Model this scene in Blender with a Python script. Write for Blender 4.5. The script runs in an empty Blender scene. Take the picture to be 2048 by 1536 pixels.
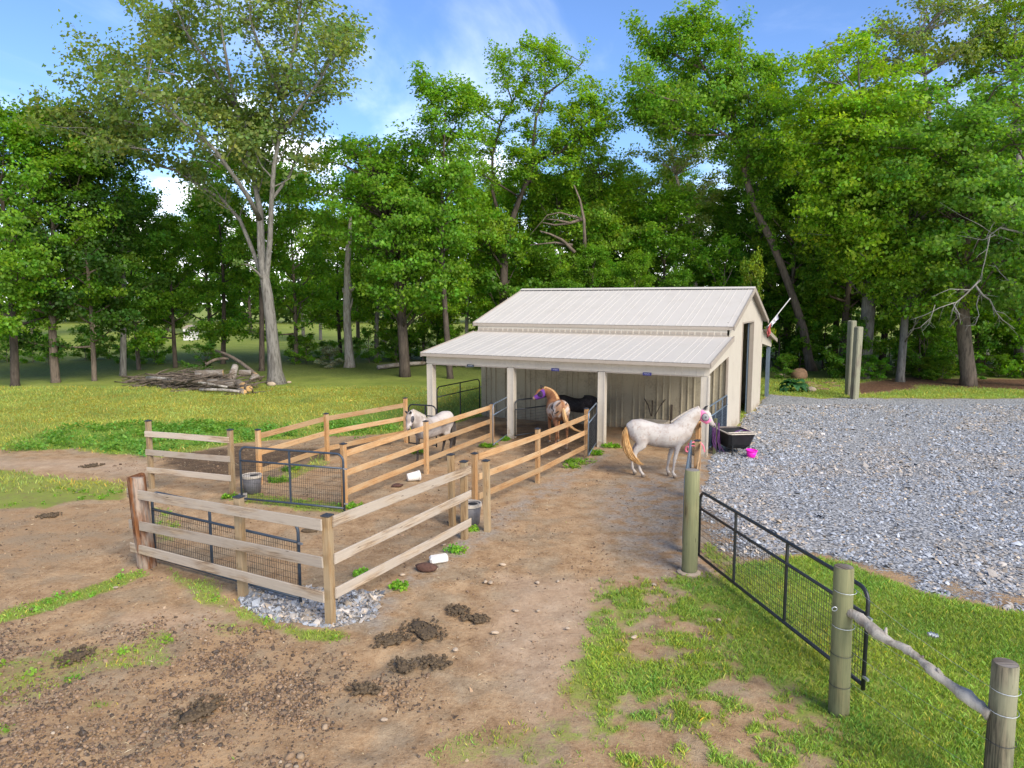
import bpy, math, random
import numpy as np
from mathutils import Vector, Matrix
R = math.radians
SC = bpy.context.scene
COL = SC.collection
# ------------------------------------------------------------------ camera
CAM_H, FOC, PITCH = 4.8, 1422.0, 6.628
cd = bpy.data.cameras.new('camera')
cam = bpy.data.objects.new('camera', cd); COL.objects.link(cam)
cd.sensor_width = 36; cd.lens = FOC / 2048 * 36
cd.clip_start = .1; cd.clip_end = 3000
cam.location = (0, 0, CAM_H); cam.rotation_euler = (R(90 - PITCH), 0, 0)
SC.camera = cam
# ------------------------------------------------------------------ light
SUN_AZ, SUN_EL = 146.0, 36.0      # degrees clockwise from +Y, above the horizon
sd = bpy.data.lights.new('sun', 'SUN'); sd.energy = 2.15; sd.angle = R(34); sd.color = (1, .93, .82)
sun = bpy.data.objects.new('sun', sd); COL.objects.link(sun); sun.location = (20, -20, 40)
sv = Vector((math.sin(R(SUN_AZ)) * math.cos(R(SUN_EL)), math.cos(R(SUN_AZ)) * math.cos(R(SUN_EL)), math.sin(R(SUN_EL))))
sun.rotation_euler = sv.to_track_quat('Z', 'Y').to_euler()
w = bpy.data.worlds.new('World'); SC.world = w; w.use_nodes = True
nt = w.node_tree; nt.nodes.clear()
def WN(t, **k):
    n = nt.nodes.new(t)
    for a, b in k.items():
        if a in n.inputs: n.inputs[a].default_value = b
        else: setattr(n, a, b)
    return n
L = nt.links.new
sky = WN('ShaderNodeTexSky'); sky.sky_type = 'NISHITA'; sky.sun_disc = False
sky.sun_elevation = R(SUN_EL); sky.sun_rotation = R(SUN_AZ); sky.air_density = 1.0; sky.dust_density = .25; sky.ozone_density = 2.2
tc = WN('ShaderNodeTexCoord')
sep = WN('ShaderNodeSeparateXYZ'); L(tc.outputs['Generated'], sep.inputs[0])
# project the view direction on a flat cloud deck
den = WN('ShaderNodeMath', operation='MAXIMUM'); L(sep.outputs['Z'], den.inputs[0]); den.inputs[1].default_value = .03
px = WN('ShaderNodeMath', operation='DIVIDE'); L(sep.outputs['X'], px.inputs[0]); L(den.outputs[0], px.inputs[1])
py = WN('ShaderNodeMath', operation='DIVIDE'); L(sep.outputs['Y'], py.inputs[0]); L(den.outputs[0], py.inputs[1])
cmb = WN('ShaderNodeCombineXYZ'); L(px.outputs[0], cmb.inputs[0]); L(py.outputs[0], cmb.inputs[1])
mp = WN('ShaderNodeMapping'); L(cmb.outputs[0], mp.inputs[0]); mp.inputs['Rotation'].default_value = (0, 0, R(28)); mp.inputs['Scale'].default_value = (1.1, .42, 1); mp.inputs['Location'].default_value = (2.9, 2.03, 0)
n1 = WN('ShaderNodeTexNoise'); n1.inputs['Scale'].default_value = .9; n1.inputs['Detail'].default_value = 8; n1.inputs['Roughness'].default_value = .55; n1.inputs['Distortion'].default_value = .6
L(mp.outputs[0], n1.inputs['Vector'])
r1 = WN('ShaderNodeMapRange'); r1.interpolation_type = 'SMOOTHSTEP'; L(n1.outputs['Fac'], r1.inputs[0]); r1.inputs[1].default_value = .47; r1.inputs[2].default_value = .86; r1.inputs[4].default_value = .34
# low bank of white cloud near the horizon, ragged top
n2 = WN('ShaderNodeTexNoise'); n2.inputs['Scale'].default_value = 5; n2.inputs['Detail'].default_value = 7
mp2 = WN('ShaderNodeMapping'); L(tc.outputs['Generated'], mp2.inputs[0]); mp2.inputs['Scale'].default_value = (1, 1, 2.2); mp2.inputs['Location'].default_value = (.35, 0, 0); L(mp2.outputs[0], n2.inputs['Vector'])
hz1 = WN('ShaderNodeMath', operation='MULTIPLY_ADD'); L(n2.outputs['Fac'], hz1.inputs[0]); hz1.inputs[1].default_value = .75; hz1.inputs[2].default_value = -.27
hz2 = WN('ShaderNodeMath', operation='SUBTRACT'); L(hz1.outputs[0], hz2.inputs[0]); L(sep.outputs['Z'], hz2.inputs[1])
r2 = WN('ShaderNodeMapRange'); r2.interpolation_type = 'SMOOTHSTEP'; L(hz2.outputs[0], r2.inputs[0]); r2.inputs[1].default_value = -.07; r2.inputs[2].default_value = .07; r2.inputs[4].default_value = .9
mx = WN('ShaderNodeMath', operation='MAXIMUM'); L(r1.outputs[0], mx.inputs[0]); L(r2.outputs[0], mx.inputs[1])
mix = WN('ShaderNodeMix', data_type='RGBA'); L(mx.outputs[0], mix.inputs[0])
tint = WN('ShaderNodeMix', data_type='RGBA', blend_type='MULTIPLY'); tint.inputs[0].default_value = 1
L(sky.outputs[0], tint.inputs[6]); tint.inputs[7].default_value = (.72, .86, 1.12, 1)
L(tint.outputs[2], mix.inputs[6]); mix.inputs[7].default_value = (17.0, 17.0, 17.2, 1)
bg = WN('ShaderNodeBackground'); bg.inputs['Strength'].default_value = .076; L(mix.outputs[2], bg.inputs[0])
out = WN('ShaderNodeOutputWorld'); L(bg.outputs[0], out.inputs[0])
SC.view_settings.view_transform = 'Standard'; SC.view_settings.look = 'None'; SC.view_settings.gamma = 1
SC.view_settings.use_curve_mapping = False; SC.view_settings.exposure = 1.42
SC.cycles.max_bounces = 10; SC.cycles.diffuse_bounces = 6; SC.cycles.glossy_bounces = 2; SC.cycles.transmission_bounces = 6

# ------------------------------------------------------------------ helpers
_p = R(PITCH)
def ray(u, v):
    a = (u - 1024) / FOC; b = (768 - v) / FOC
    return Vector((a, math.cos(_p) + b * math.sin(_p), -math.sin(_p) + b * math.cos(_p)))
def gp(u, v, z=0.0):
    "place on the level z where the photograph's sight line (u, v) lands"
    r = ray(u, v); t = (z - CAM_H) / r.z
    return Vector((r.x * t, r.y * t, z))
def gd(u, v, y):
    "point of that sight line at depth y"
    r = ray(u, v); t = y / r.y
    return Vector((r.x * t, y, CAM_H + r.z * t))
def zat(u, v, base): return gd(u, v, base.y).z

def vnoise(x, y, seed=0.0):
    ix = np.floor(x); iy = np.floor(y); fx = x - ix; fy = y - iy
    fx = fx * fx * (3 - 2 * fx); fy = fy * fy * (3 - 2 * fy)
    def h(a, b):
        s = np.sin(a * 127.1 + b * 311.7 + seed * 74.7) * 43758.5453
        return s - np.floor(s)
    return (h(ix, iy) * (1 - fx) + h(ix + 1, iy) * fx) * (1 - fy) + (h(ix, iy + 1) * (1 - fx) + h(ix + 1, iy + 1) * fx) * fy
def fbm(x, y, seed=0.0, oct=4):
    s = 0; a = .5; t = 0
    for i in range(oct):
        s = s + a * vnoise(x, y, seed + i * 3.1); t += a; x = x * 2.03 + 5.1; y = y * 2.03 + 1.7; a *= .5
    return s / t

def np_mesh(name, V, F, attrs=None, smooth=False):
    V = np.ascontiguousarray(V, dtype=np.float32); F = np.ascontiguousarray(F, dtype=np.int32)
    k = F.shape[1]; me = bpy.data.meshes.new(name)
    me.vertices.add(len(V)); me.vertices.foreach_set('co', V.ravel())
    me.loops.add(F.size); me.loops.foreach_set('vertex_index', F.ravel())
    me.polygons.add(len(F)); me.polygons.foreach_set('loop_start', np.arange(0, F.size, k, dtype=np.int32))
    if smooth: me.polygons.foreach_set('use_smooth', np.ones(len(F), dtype=bool))
    for an, av in (attrs or {}).items():
        at = me.attributes.new(an, 'FLOAT_COLOR', 'POINT')
        at.data.foreach_set('color', np.ascontiguousarray(av, dtype=np.float32).ravel())
    me.update(calc_edges=True)
    return me

class MB:
    "collects shapes for ONE mesh"
    def __init__(s): s.v = []; s.f = []
    def add(s, vs, fs):
        o = len(s.v); s.v += [tuple(x) for x in vs]; s.f += [tuple(i + o for i in f) for f in fs]; return s
    def box(s, a, b, bev=0.0, mat=None):
        x0, y0, z0 = a; x1, y1, z1 = b
        if bev > 0:
            vs = []; c = bev
            for z, i in ((z0, c), (z0 + c, 0), (z1 - c, 0), (z1, c)):
                q = c if True else 0
                pts = [(x0 + q, y0 + i), (x1 - q, y0 + i), (x1 - i, y0 + q), (x1 - i, y1 - q), (x1 - q, y1 - i), (x0 + q, y1 - i), (x0 + i, y1 - q), (x0 + i, y0 + q)]
                vs += [(p[0], p[1], z) for p in pts]
            fs = [tuple(range(7, -1, -1)), tuple(range(24, 32))]
            for r in range(3):
                for j in range(8):
                    fs.append((r * 8 + j, r * 8 + (j + 1) % 8, r * 8 + 8 + (j + 1) % 8, r * 8 + 8 + j))
        else:
            vs = [(x0, y0, z0), (x1, y0, z0), (x1, y1, z0), (x0, y1, z0), (x0, y0, z1), (x1, y0, z1), (x1, y1, z1), (x0, y1, z1)]
            fs = [(3, 2, 1, 0), (4, 5, 6, 7), (0, 1, 5, 4), (1, 2, 6, 5), (2, 3, 7, 6), (3, 0, 4, 7)]
        if mat is not None: vs = [tuple(mat @ Vector(v)) for v in vs]
        return s.add(vs, fs)
    def tube(s, pts, rad, n=8, cap=True):
        pts = [Vector(p) for p in pts]; m = len(pts)
        if not hasattr(rad, '__len__'): rad = [rad] * m
        ref = None; vs = []
        for i, p in enumerate(pts):
            t = (pts[min(i + 1, m - 1)] - pts[max(i - 1, 0)]).normalized()
            if ref is None: ref = t.orthogonal().normalized()
            ref = (ref - t * ref.dot(t))
            if ref.length < 1e-6: ref = t.orthogonal()
            ref.normalize(); b = t.cross(ref)
            for j in range(n):
                a = 2 * math.pi * j / n
                vs.append(p + (ref * math.cos(a) + b * math.sin(a)) * rad[i])
        fs = []
        for i in range(m - 1):
            for j in range(n):
                k = (j + 1) % n
                fs.append((i * n + j, i * n + k, i * n + n + k, i * n + n + j))
        if cap: fs += [tuple(range(n - 1, -1, -1)), tuple(range((m - 1) * n, m * n))]
        return s.add(vs, fs)
    def loft(s, rings, side, n=14):
        "rings: (centre, half width along side, half height up, half height down)"
        side = Vector(side).normalized(); m = len(rings); vs = []
        C = [Vector(r[0]) for r in rings]
        for i, r in enumerate(rings):
            t = (C[min(i + 1, m - 1)] - C[max(i - 1, 0)]).normalized()
            sd = (side - t * side.dot(t)).normalized(); up = t.cross(sd) * -1
            hw, hu = r[1], r[2]; hd = r[3] if len(r) > 3 else hu
            for j in range(n):
                a = 2 * math.pi * j / n; ca, sa = math.cos(a), math.sin(a)
                vs.append(C[i] + sd * hw * ca + up * (hu if sa > 0 else hd) * sa)
        fs = []
        for i in range(m - 1):
            for j in range(n):
                k = (j + 1) % n
                fs.append((i * n + j, i * n + k, i * n + n + k, i * n + n + j))
        fs += [tuple(range(n - 1, -1, -1)), tuple(range((m - 1) * n, m * n))]
        return s.add(vs, fs)
    def lathe(s, prof, n=20, mat=None, cap=True):
        "prof: (radius, z) from one end to the other"
        vs = []
        for r, z in prof:
            for j in range(n):
                a = 2 * math.pi * j / n; vs.append(Vector((r * math.cos(a), r * math.sin(a), z)))
        fs = []
        for i in range(len(prof) - 1):
            for j in range(n):
                k = (j + 1) % n; fs.append((i * n + j, i * n + k, i * n + n + k, i * n + n + j))
        if cap: fs += [tuple(range(n - 1, -1, -1)), tuple(range((len(prof) - 1) * n, len(prof) * n))]
        if mat is not None: vs = [mat @ v for v in vs]
        return s.add(vs, fs)
    def mesh(s, name, mat, smooth=False, fix=True):
        me = bpy.data.meshes.new(name); me.from_pydata(s.v, [], s.f)
        if smooth: me.polygons.foreach_set('use_smooth', [True] * len(me.polygons))
        if fix:
            import bmesh
            bm = bmesh.new(); bm.from_mesh(me); bmesh.ops.recalc_face_normals(bm, faces=bm.faces); bm.to_mesh(me); bm.free()
        me.update()
        if mat: me.materials.append(mat)
        return me
    def obj(s, name, mat, parent=None, smooth=False):
        return link(name, s.mesh(name, mat, smooth), parent)

def link(name, data, parent=None, loc=None, rot=None, mat=None):
    o = bpy.data.objects.new(name, data); COL.objects.link(o)
    if parent is not None: o.parent = parent
    if loc is not None: o.location = loc
    if rot is not None: o.rotation_euler = rot
    if mat is not None and data is not None and not data.materials: data.materials.append(mat)
    return o
def tag(o, label, cat, group=None):
    o['label'] = label; o['category'] = cat
    if group: o['group'] = group
    return o
def thing(name, label, cat, loc=(0, 0, 0), rz=0.0, group=None):
    o = link(name, None, None, loc, (0, 0, rz)); o.empty_display_size = .2
    return tag(o, label, cat, group)
def struct(o): o['kind'] = 'structure'; return o
def stuff(o): o['kind'] = 'stuff'; return o
def dup_tree(o, parent=None):
    c = o.copy(); COL.objects.link(c); c.parent = parent
    for ch in list(o.children): dup_tree(ch, c)
    return c

# ------------------------------------------------------------------ materials
class NB:
    "small node-tree builder"
    def __init__(s, name):
        s.m = bpy.data.materials.new(name); s.m.use_nodes = True; s.t = s.m.node_tree; s.t.nodes.clear()
        s.out = s.n('ShaderNodeOutputMaterial'); s.b = s.n('ShaderNodeBsdfPrincipled'); s.l(s.b.outputs[0], s.out.inputs[0])
        s.tc = s.n('ShaderNodeTexCoord'); s.oi = s.n('ShaderNodeObjectInfo')
    def n(s, t, **k):
        x = s.t.nodes.new(t)
        for a, b in k.items(): setattr(x, a, b)
        return x
    def l(s, a, b): s.t.links.new(a, b)
    def coords(s, scale=(1, 1, 1), rnd=True, kind='Object'):
        mp = s.n('ShaderNodeMapping'); mp.inputs['Scale'].default_value = scale
        if rnd:
            ad = s.n('ShaderNodeVectorMath', operation='ADD'); ml = s.n('ShaderNodeVectorMath', operation='SCALE')
            cx = s.n('ShaderNodeCombineXYZ')
            for i in range(3): s.l(s.oi.outputs['Random'], cx.inputs[i])
            s.l(cx.outputs[0], ml.inputs[0]); ml.inputs['Scale'].default_value = 37.0
            s.l(s.tc.outputs[kind], ad.inputs[0]); s.l(ml.outputs[0], ad.inputs[1]); s.l(ad.outputs[0], mp.inputs[0])
        else: s.l(s.tc.outputs[kind], mp.inputs[0])
        return mp.outputs[0]
    def noise(s, vec, scale, detail=5, rough=.55, dist=0):
        x = s.n('ShaderNodeTexNoise'); x.inputs['Scale'].default_value = scale; x.inputs['Detail'].default_value = detail
        x.inputs['Roughness'].default_value = rough; x.inputs['Distortion'].default_value = dist; s.l(vec, x.inputs['Vector']); return x.outputs['Fac']
    def vor(s, vec, scale, feat='F1'):
        x = s.n('ShaderNodeTexVoronoi', feature=feat); x.inputs['Scale'].default_value = scale; s.l(vec, x.inputs['Vector']); return x
    def ramp(s, fac, stops):
        x = s.n('ShaderNodeValToRGB'); e = x.color_ramp.elements
        while len(e) < len(stops): e.new(.5)
        for i, (p, c) in enumerate(stops): e[i].position = p; e[i].color = (*c, 1)
        s.l(fac, x.inputs[0]); return x.outputs[0]
    def mixc(s, fac, a, b, mode='MIX'):
        x = s.n('ShaderNodeMix', data_type='RGBA', blend_type=mode)
        for v, i in ((fac, 0), (a, 6), (b, 7)):
            if isinstance(v, (int, float)): x.inputs[i].default_value = v
            elif isinstance(v, tuple): x.inputs[i].default_value = (*v, 1)
            else: s.l(v, x.inputs[i])
        return x.outputs[2]
    def math(s, op, a, b=0.0, c=0.0):
        x = s.n('ShaderNodeMath', operation=op)
        for v, i in ((a, 0), (b, 1), (c, 2)):
            if isinstance(v, (int, float)): x.inputs[i].default_value = v
            else: s.l(v, x.inputs[i])
        return x.outputs[0]
    def step(s, v, a, b, t0=0.0, t1=1.0):
        x = s.n('ShaderNodeMapRange', interpolation_type='SMOOTHSTEP'); s.l(v, x.inputs[0])
        x.inputs[1].default_value = a; x.inputs[2].default_value = b; x.inputs[3].default_value = t0; x.inputs[4].default_value = t1; return x.outputs[0]
    def bump(s, h, strength=.3, dist=.01, prev=None):
        x = s.n('ShaderNodeBump'); x.inputs['Strength'].default_value = strength; x.inputs['Distance'].default_value = dist
        s.l(h, x.inputs['Height'])
        if prev is not None: s.l(prev, x.inputs['Normal'])
        s.l(x.outputs[0], s.b.inputs['Normal']); return x.outputs[0]
    def attr(s, name):
        x = s.n('ShaderNodeAttribute'); x.attribute_name = name; return x.outputs['Color']
    def fin(s, col, rough=.7, metal=0.0, spec=.3):
        if isinstance(col, tuple): s.b.inputs['Base Color'].default_value = (*col, 1)
        else: s.l(col, s.b.inputs['Base Color'])
        if isinstance(rough, (int, float)): s.b.inputs['Roughness'].default_value = rough
        else: s.l(rough, s.b.inputs['Roughness'])
        s.b.inputs['Metallic'].default_value = metal; s.b.inputs['Specular IOR Level'].default_value = spec
        return s.m
def mul(c, k): return tuple(x * k for x in c)
def plain(name, c, rough=.6, metal=0.0, var=.25, scale=9, bump=.15, spec=.35):
    b = NB(name); v = b.coords(); n = b.noise(v, scale, 6)
    col = b.ramp(n, [(.25, mul(c, 1 - var)), (.55, c), (.8, mul(c, 1 + var * .6))])
    f = b.noise(v, scale * 9, 3); b.bump(f, bump, .004)
    return b.fin(col, rough, metal, spec)
def wood(name, light, dark, grey=None, gs=.5, up=False):
    b = NB(name); SW = (lambda q: (q[1], q[2], q[0])) if up else (lambda q: q); v = b.coords(SW((1.2, 26, 26))); g = b.noise(v, 1.6, 6, .6, .7)
    v2 = b.coords(SW((.9, 5, 5))); k = b.noise(v2, 1.1, 3, .5, 2.2)
    fine = b.noise(b.coords(SW((4, 160, 160))), 1, 3)
    col = b.ramp(g, [(.36, dark), (.5, tuple((a + c) / 2 for a, c in zip(light, dark))), (.63, light)])
    ring = b.step(b.math('ABSOLUTE', b.math('SUBTRACT', b.math('FRACT', b.math('MULTIPLY', k, 9.0)), .5)), .08, .0)
    col = b.mixc(b.math('MULTIPLY', ring, .35), col, mul(dark, .55))
    if grey:
        w = b.step(b.noise(b.coords(SW((.8, 3, 3))), 1.3, 5), .5 - gs * .3, .72 - gs * .3); col = b.mixc(b.math('MULTIPLY', w, .8), col, grey)
    kn = b.vor(b.coords(SW((1.1, 6, 6))), 1.7); kk = b.step(kn.outputs['Distance'], .11, .05)
    col = b.mixc(b.math('MULTIPLY', kk, .7), col, mul(dark, .3))
    tone = b.math('MULTIPLY_ADD', b.oi.outputs['Random'], .36, .8)
    cmb = b.n('ShaderNodeCombineXYZ')
    for i in range(3): b.l(tone, cmb.inputs[i])
    col = b.mixc(1.0, col, cmb.outputs[0], 'MULTIPLY')
    nb = b.bump(g, .35, .006); b.bump(fine, .3, .003, nb)
    return b.fin(col, .78, 0, .2)
M = {}
M['fresh_wood'] = wood('fresh_wood', (.50, .30, .14), (.34, .18, .075), (.45, .31, .17), .25)
M['fresh_post'] = wood('fresh_post', (.50, .285, .12), (.33, .165, .065), (.42, .29, .16), .3, True)
M['grey_wood'] = wood('grey_wood', (.47, .355, .235), (.17, .11, .065), (.41, .35, .28), .55)
M['post_wood'] = wood('post_wood', (.37, .24, .115), (.20, .115, .05), (.33, .25, .15), .4, True)
M['round_post'] = wood('round_post', (.24, .195, .095), (.055, .045, .022), (.165, .17, .085), .75, True)
M['dark_post'] = wood('dark_post', (.16, .13, .085), (.03, .028, .02), (.2, .19, .12), .35, True)
M['grey_post'] = wood('grey_post', (.25, .215, .155), (.07, .06, .042), (.22, .215, .14), .6, True)
M['red_post'] = wood('red_post', (.25, .095, .03), (.05, .02, .01), (.40, .34, .27), .08, True)
M['log_wood'] = wood('log_wood', (.25, .20, .15), (.075, .055, .04), (.30, .265, .225), .35)
M['cut_wood'] = plain('cut_wood', (.55, .33, .13), .8, var=.3, scale=14)
M['cream'] = None
def steel(name, c, dirt=(.22, .17, .12), k=.35, rough=.42):
    b = NB(name); v = b.coords(rnd=False, kind='Object'); a = b.noise(v, 1.3, 6); f = b.noise(v, 14, 5)
    m = b.math('MULTIPLY', b.step(b.math('ADD', b.math('MULTIPLY', a, .6), b.math('MULTIPLY', f, .4)), .46, .72), k)
    col = b.mixc(m, c, dirt)
    sz = b.n('ShaderNodeSeparateXYZ'); b.l(b.tc.outputs['Object'], sz.inputs[0]); mud = b.math('MULTIPLY', b.step(b.math('ADD', b.math('MULTIPLY', b.noise(v, 5, 6, .65), 1.6), b.math('MULTIPLY', sz.outputs[2], -.75)), .55, .85), .6); col = b.mixc(mud, col, (.27, .19, .115))
    st = b.noise(b.coords((30, 1.0, 1.0), rnd=True), 1.0, 4); col = b.mixc(b.math('MULTIPLY', b.step(st, .5, .8), k * .5), col, mul(c, .7))
    b.bump(b.noise(v, 3, 2), .04, .02); return b.fin(col, rough, 0, .25)
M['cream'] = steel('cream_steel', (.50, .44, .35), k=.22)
M['cream_shaded'] = steel('cream_shaded_steel', (.33, .285, .195), (.10, .08, .05), .6)  # same cream steel darkened: shade under the roof put into its colour
M['roof_steel'] = steel('roof_steel', (.53, .48, .41), (.38, .33, .26), .25, .55)
M['taupe'] = plain('taupe_trim', (.33, .275, .215), .5, var=.08)
M['gate_black'] = plain('black_gate_paint', (.016, .018, .021), .42, .0, var=.3, scale=5, bump=.05, spec=.5)
M['gate_blue'] = plain('slate_gate_paint', (.035, .05, .07), .42, .0, var=.25, scale=5, bump=.05, spec=.5)
M['gate_steel'] = plain('blue_grey_steel', (.17, .215, .26), .4, .35, var=.2, scale=6, bump=.05, spec=.5)
M['wire'] = plain('wire', (.05, .05, .05), .5, .5, var=.1)
M['zinc'] = plain('zinc_wire', (.42, .43, .44), .4, .7, var=.1)
M['cap'] = plain('black_cap', (.03, .032, .038), .45, var=.1, spec=.5)
M['tub_black'] = plain('tub_plastic', (.022, .022, .022), .6, var=.5, scale=7)
M['tub_inner'] = plain('tub_inner', (.12, .095, .08), .75, var=.35, scale=5)
M['rim_pale'] = plain('pale_rim', (.52, .45, .36), .7, var=.25, scale=12)
M['bucket_grey'] = plain('bucket_plastic', (.13, .12, .12), .55, var=.25)
M['white_plastic'] = plain('white_plastic', (.72, .68, .62), .5, var=.15)
M['pink'] = plain('pink_plastic', (.85, .02, .46), .4, var=.06)
M['pink_web'] = plain('pink_webbing', (.75, .18, .25), .8, var=.1)
M['purple'] = plain('purple_rope', (.105, .035, .125), .85, var=.5, scale=40)
M['black_rubber'] = plain('black_rubber', (.025, .025, .025), .8, var=.2)
M['stone'] = plain('field_stone', (.44, .335, .23), .85, var=.3, scale=8)
M['red_stone'] = plain('red_brown_stone', (.27, .155, .085), .9, var=.35, scale=4, bump=.4)
M['concrete'] = plain('concrete', (.36, .31, .245), .9, var=.25, scale=6, bump=.3)
M['flag_white'] = plain('flag_cloth', (.72, .70, .72), .85, var=.08)
M['flag_red'] = plain('flag_red_cloth', (.5, .10, .10), .85, var=.1)
M['sign_blue'] = plain('blue_plate', (.03, .028, .14), .5, var=.1)
M['sign_dark'] = plain('dark_plate', (.04, .05, .06), .5, var=.1)
M['ink_white'] = plain('white_ink', (.6, .6, .65), .6, var=.05)
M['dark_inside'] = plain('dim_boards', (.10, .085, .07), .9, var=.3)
M['dung'] = plain('dung', (.105, .072, .04), .95, var=.6, scale=30, bump=.5)
M['feed'] = plain('feed_lump', (.10, .05, .035), .95, var=.5, scale=25, bump=.4)
def bark(name, c, dark, sc=1.0):
    b = NB(name); v = b.coords((7 * sc, 7 * sc, 1.1 * sc)); n = b.noise(v, 1.6, 7, .65, .5); f = b.noise(b.coords((2, 2, .7)), 1.2, 4)
    col = b.ramp(n, [(.3, dark), (.52, c), (.75, mul(c, 1.35))])
    col = b.mixc(b.math('MULTIPLY', b.step(f, .5, .68), .5), col, mul(dark, 1.2))
    b.bump(n, .8, .03); return b.fin(col, .9, 0, .15)
M['bark_grey'] = bark('grey_bark', (.175, .16, .135), (.06, .052, .042))
M['bark_dark'] = bark('dark_bark', (.085, .066, .05), (.028, .022, .017))
M['bark_brown'] = bark('brown_bark', (.15, .115, .085), (.05, .04, .03))
M['bark_pale'] = bark('pale_bark', (.36, .31, .25), (.13, .09, .06))
M['log_grey'] = bark('grey_log', (.36, .32, .265), (.085, .062, .045), .6)
M['bark_dead'] = bark('bleached_branch', (.24, .225, .195), (.12, .105, .085))
def leafmat(name, useobj=True, base=(.1, .17, .03), trans=.56):
    b = NB(name); t = b.attr('tint')
    c = b.oi.outputs['Color'] if useobj else None
    col = b.mixc(1.0, b.mixc(1.0, c if useobj else base, t, 'MULTIPLY'), (1.14, 1.12, 1.1), 'MULTIPLY')
    b.fin(col, .5, 0, .3)
    tr = b.n('ShaderNodeBsdfTranslucent'); tcol = b.mixc(1.0, col, (1.3, 1.35, .5), 'MULTIPLY'); b.l(tcol, tr.inputs[0])
    ms = b.n('ShaderNodeMixShader'); ms.inputs[0].default_value = trans
    b.l(b.b.outputs[0], ms.inputs[1]); b.l(tr.outputs[0], ms.inputs[2]); b.l(ms.outputs[0], b.out.inputs[0])
    return b.m
M['leaf'] = leafmat('tree_leaf')
M['blade'] = leafmat('grass_blade', trans=.3)
def hide(name, rough=.75):
    b = NB(name); c = b.attr('Col'); n = b.noise(b.coords(rnd=False), 30, 4)
    col = b.mixc(b.math('MULTIPLY', b.step(n, .45, .8), .22), c, mul((.5, .45, .42), .6))
    b.bump(b.noise(b.coords(rnd=False), 120, 2), .15, .004); return b.fin(col, rough, 0, .25)
M['hide'] = hide('horse_hide')
def hair(name, a, bcol):
    b = NB(name); n = b.noise(b.coords((30, 30, 3)), 1.2, 4); return b.fin(b.ramp(n, [(.3, a), (.7, bcol)]), .55, 0, .4)
M['hair_gold'] = hair('golden_hair', (.33, .14, .03), (.58, .36, .14))
M['hair_white'] = hair('cream_hair', (.42, .33, .22), (.58, .51, .42))
M['hair_dark'] = hair('dark_hair', (.03, .025, .02), (.14, .11, .09))
M['hair_mixed'] = hair('sandy_hair', (.33, .15, .05), (.62, .40, .18))
M['hair_black'] = hair('black_hair', (.008, .008, .009), (.03, .028, .028))
# ------------------------------------------------------------------ ground: zones
def W(*pts): return np.array([[*gp(u, v).xy] for u, v in pts])
def sd(x, y, poly):
    "signed distance to a polygon, metres, positive inside"
    d = np.full(x.shape, 1e9); ins = np.zeros(x.shape, bool); n = len(poly)
    for i in range(n):
        ax, ay = poly[i]; bx, by = poly[(i + 1) % n]
        ex, ey = bx - ax, by - ay; wx, wy = x - ax, y - ay
        t = np.clip((wx * ex + wy * ey) / (ex * ex + ey * ey + 1e-9), 0, 1)
        d = np.minimum(d, (wx - t * ex) ** 2 + (wy - t * ey) ** 2)
        c = (ay <= y) != (by <= y)
        with np.errstate(divide='ignore', invalid='ignore'):
            xi = ax + (y - ay) / (by - ay) * ex if by != ay else np.full(x.shape, 1e9)
        ins ^= c & (x < xi)
    return np.where(ins, 1, -1) * np.sqrt(d)
def ss(v, a, b):
    t = np.clip((v - a) / (b - a), 0, 1); return t * t * (3 - 2 * t)
Z_DIRT = W((-700, 905), (60, 900), (160, 900), (250, 912), (330, 912), (480, 885), (560, 880), (640, 872), (800, 866), (850, 848), (900, 850), (960, 832), (1100, 820), (1430, 838),
           (1450, 880), (1450, 940), (1440, 1020), (1430, 1140), (1330, 1160), (1220, 1165), (1190, 1200), (1180, 1300), (1130, 1420), (1000, 1470), (1060, 1560), (1060, 1900), (-900, 1900), (-1500, 1300))
Z_LOT = W((1416, 930), (1428, 905), (1452, 872), (1478, 850), (1518, 808), (1532, 788), (1640, 796), (2048, 797), (2600, 800), (2900, 1240), (2300, 1260), (2048, 1222), (1850, 1185), (1740, 1140), (1610, 1105), (1480, 1120), (1410, 1105), (1398, 1000))
Z_PATCH = W((1150, 1150), (1330, 1150), (1420, 1150), (1650, 1400), (1800, 1560), (1900, 1900), (600, 1900), (740, 1540), (830, 1460), (1000, 1420), (1120, 1370), (1190, 1320), (1150, 1240))
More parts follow.
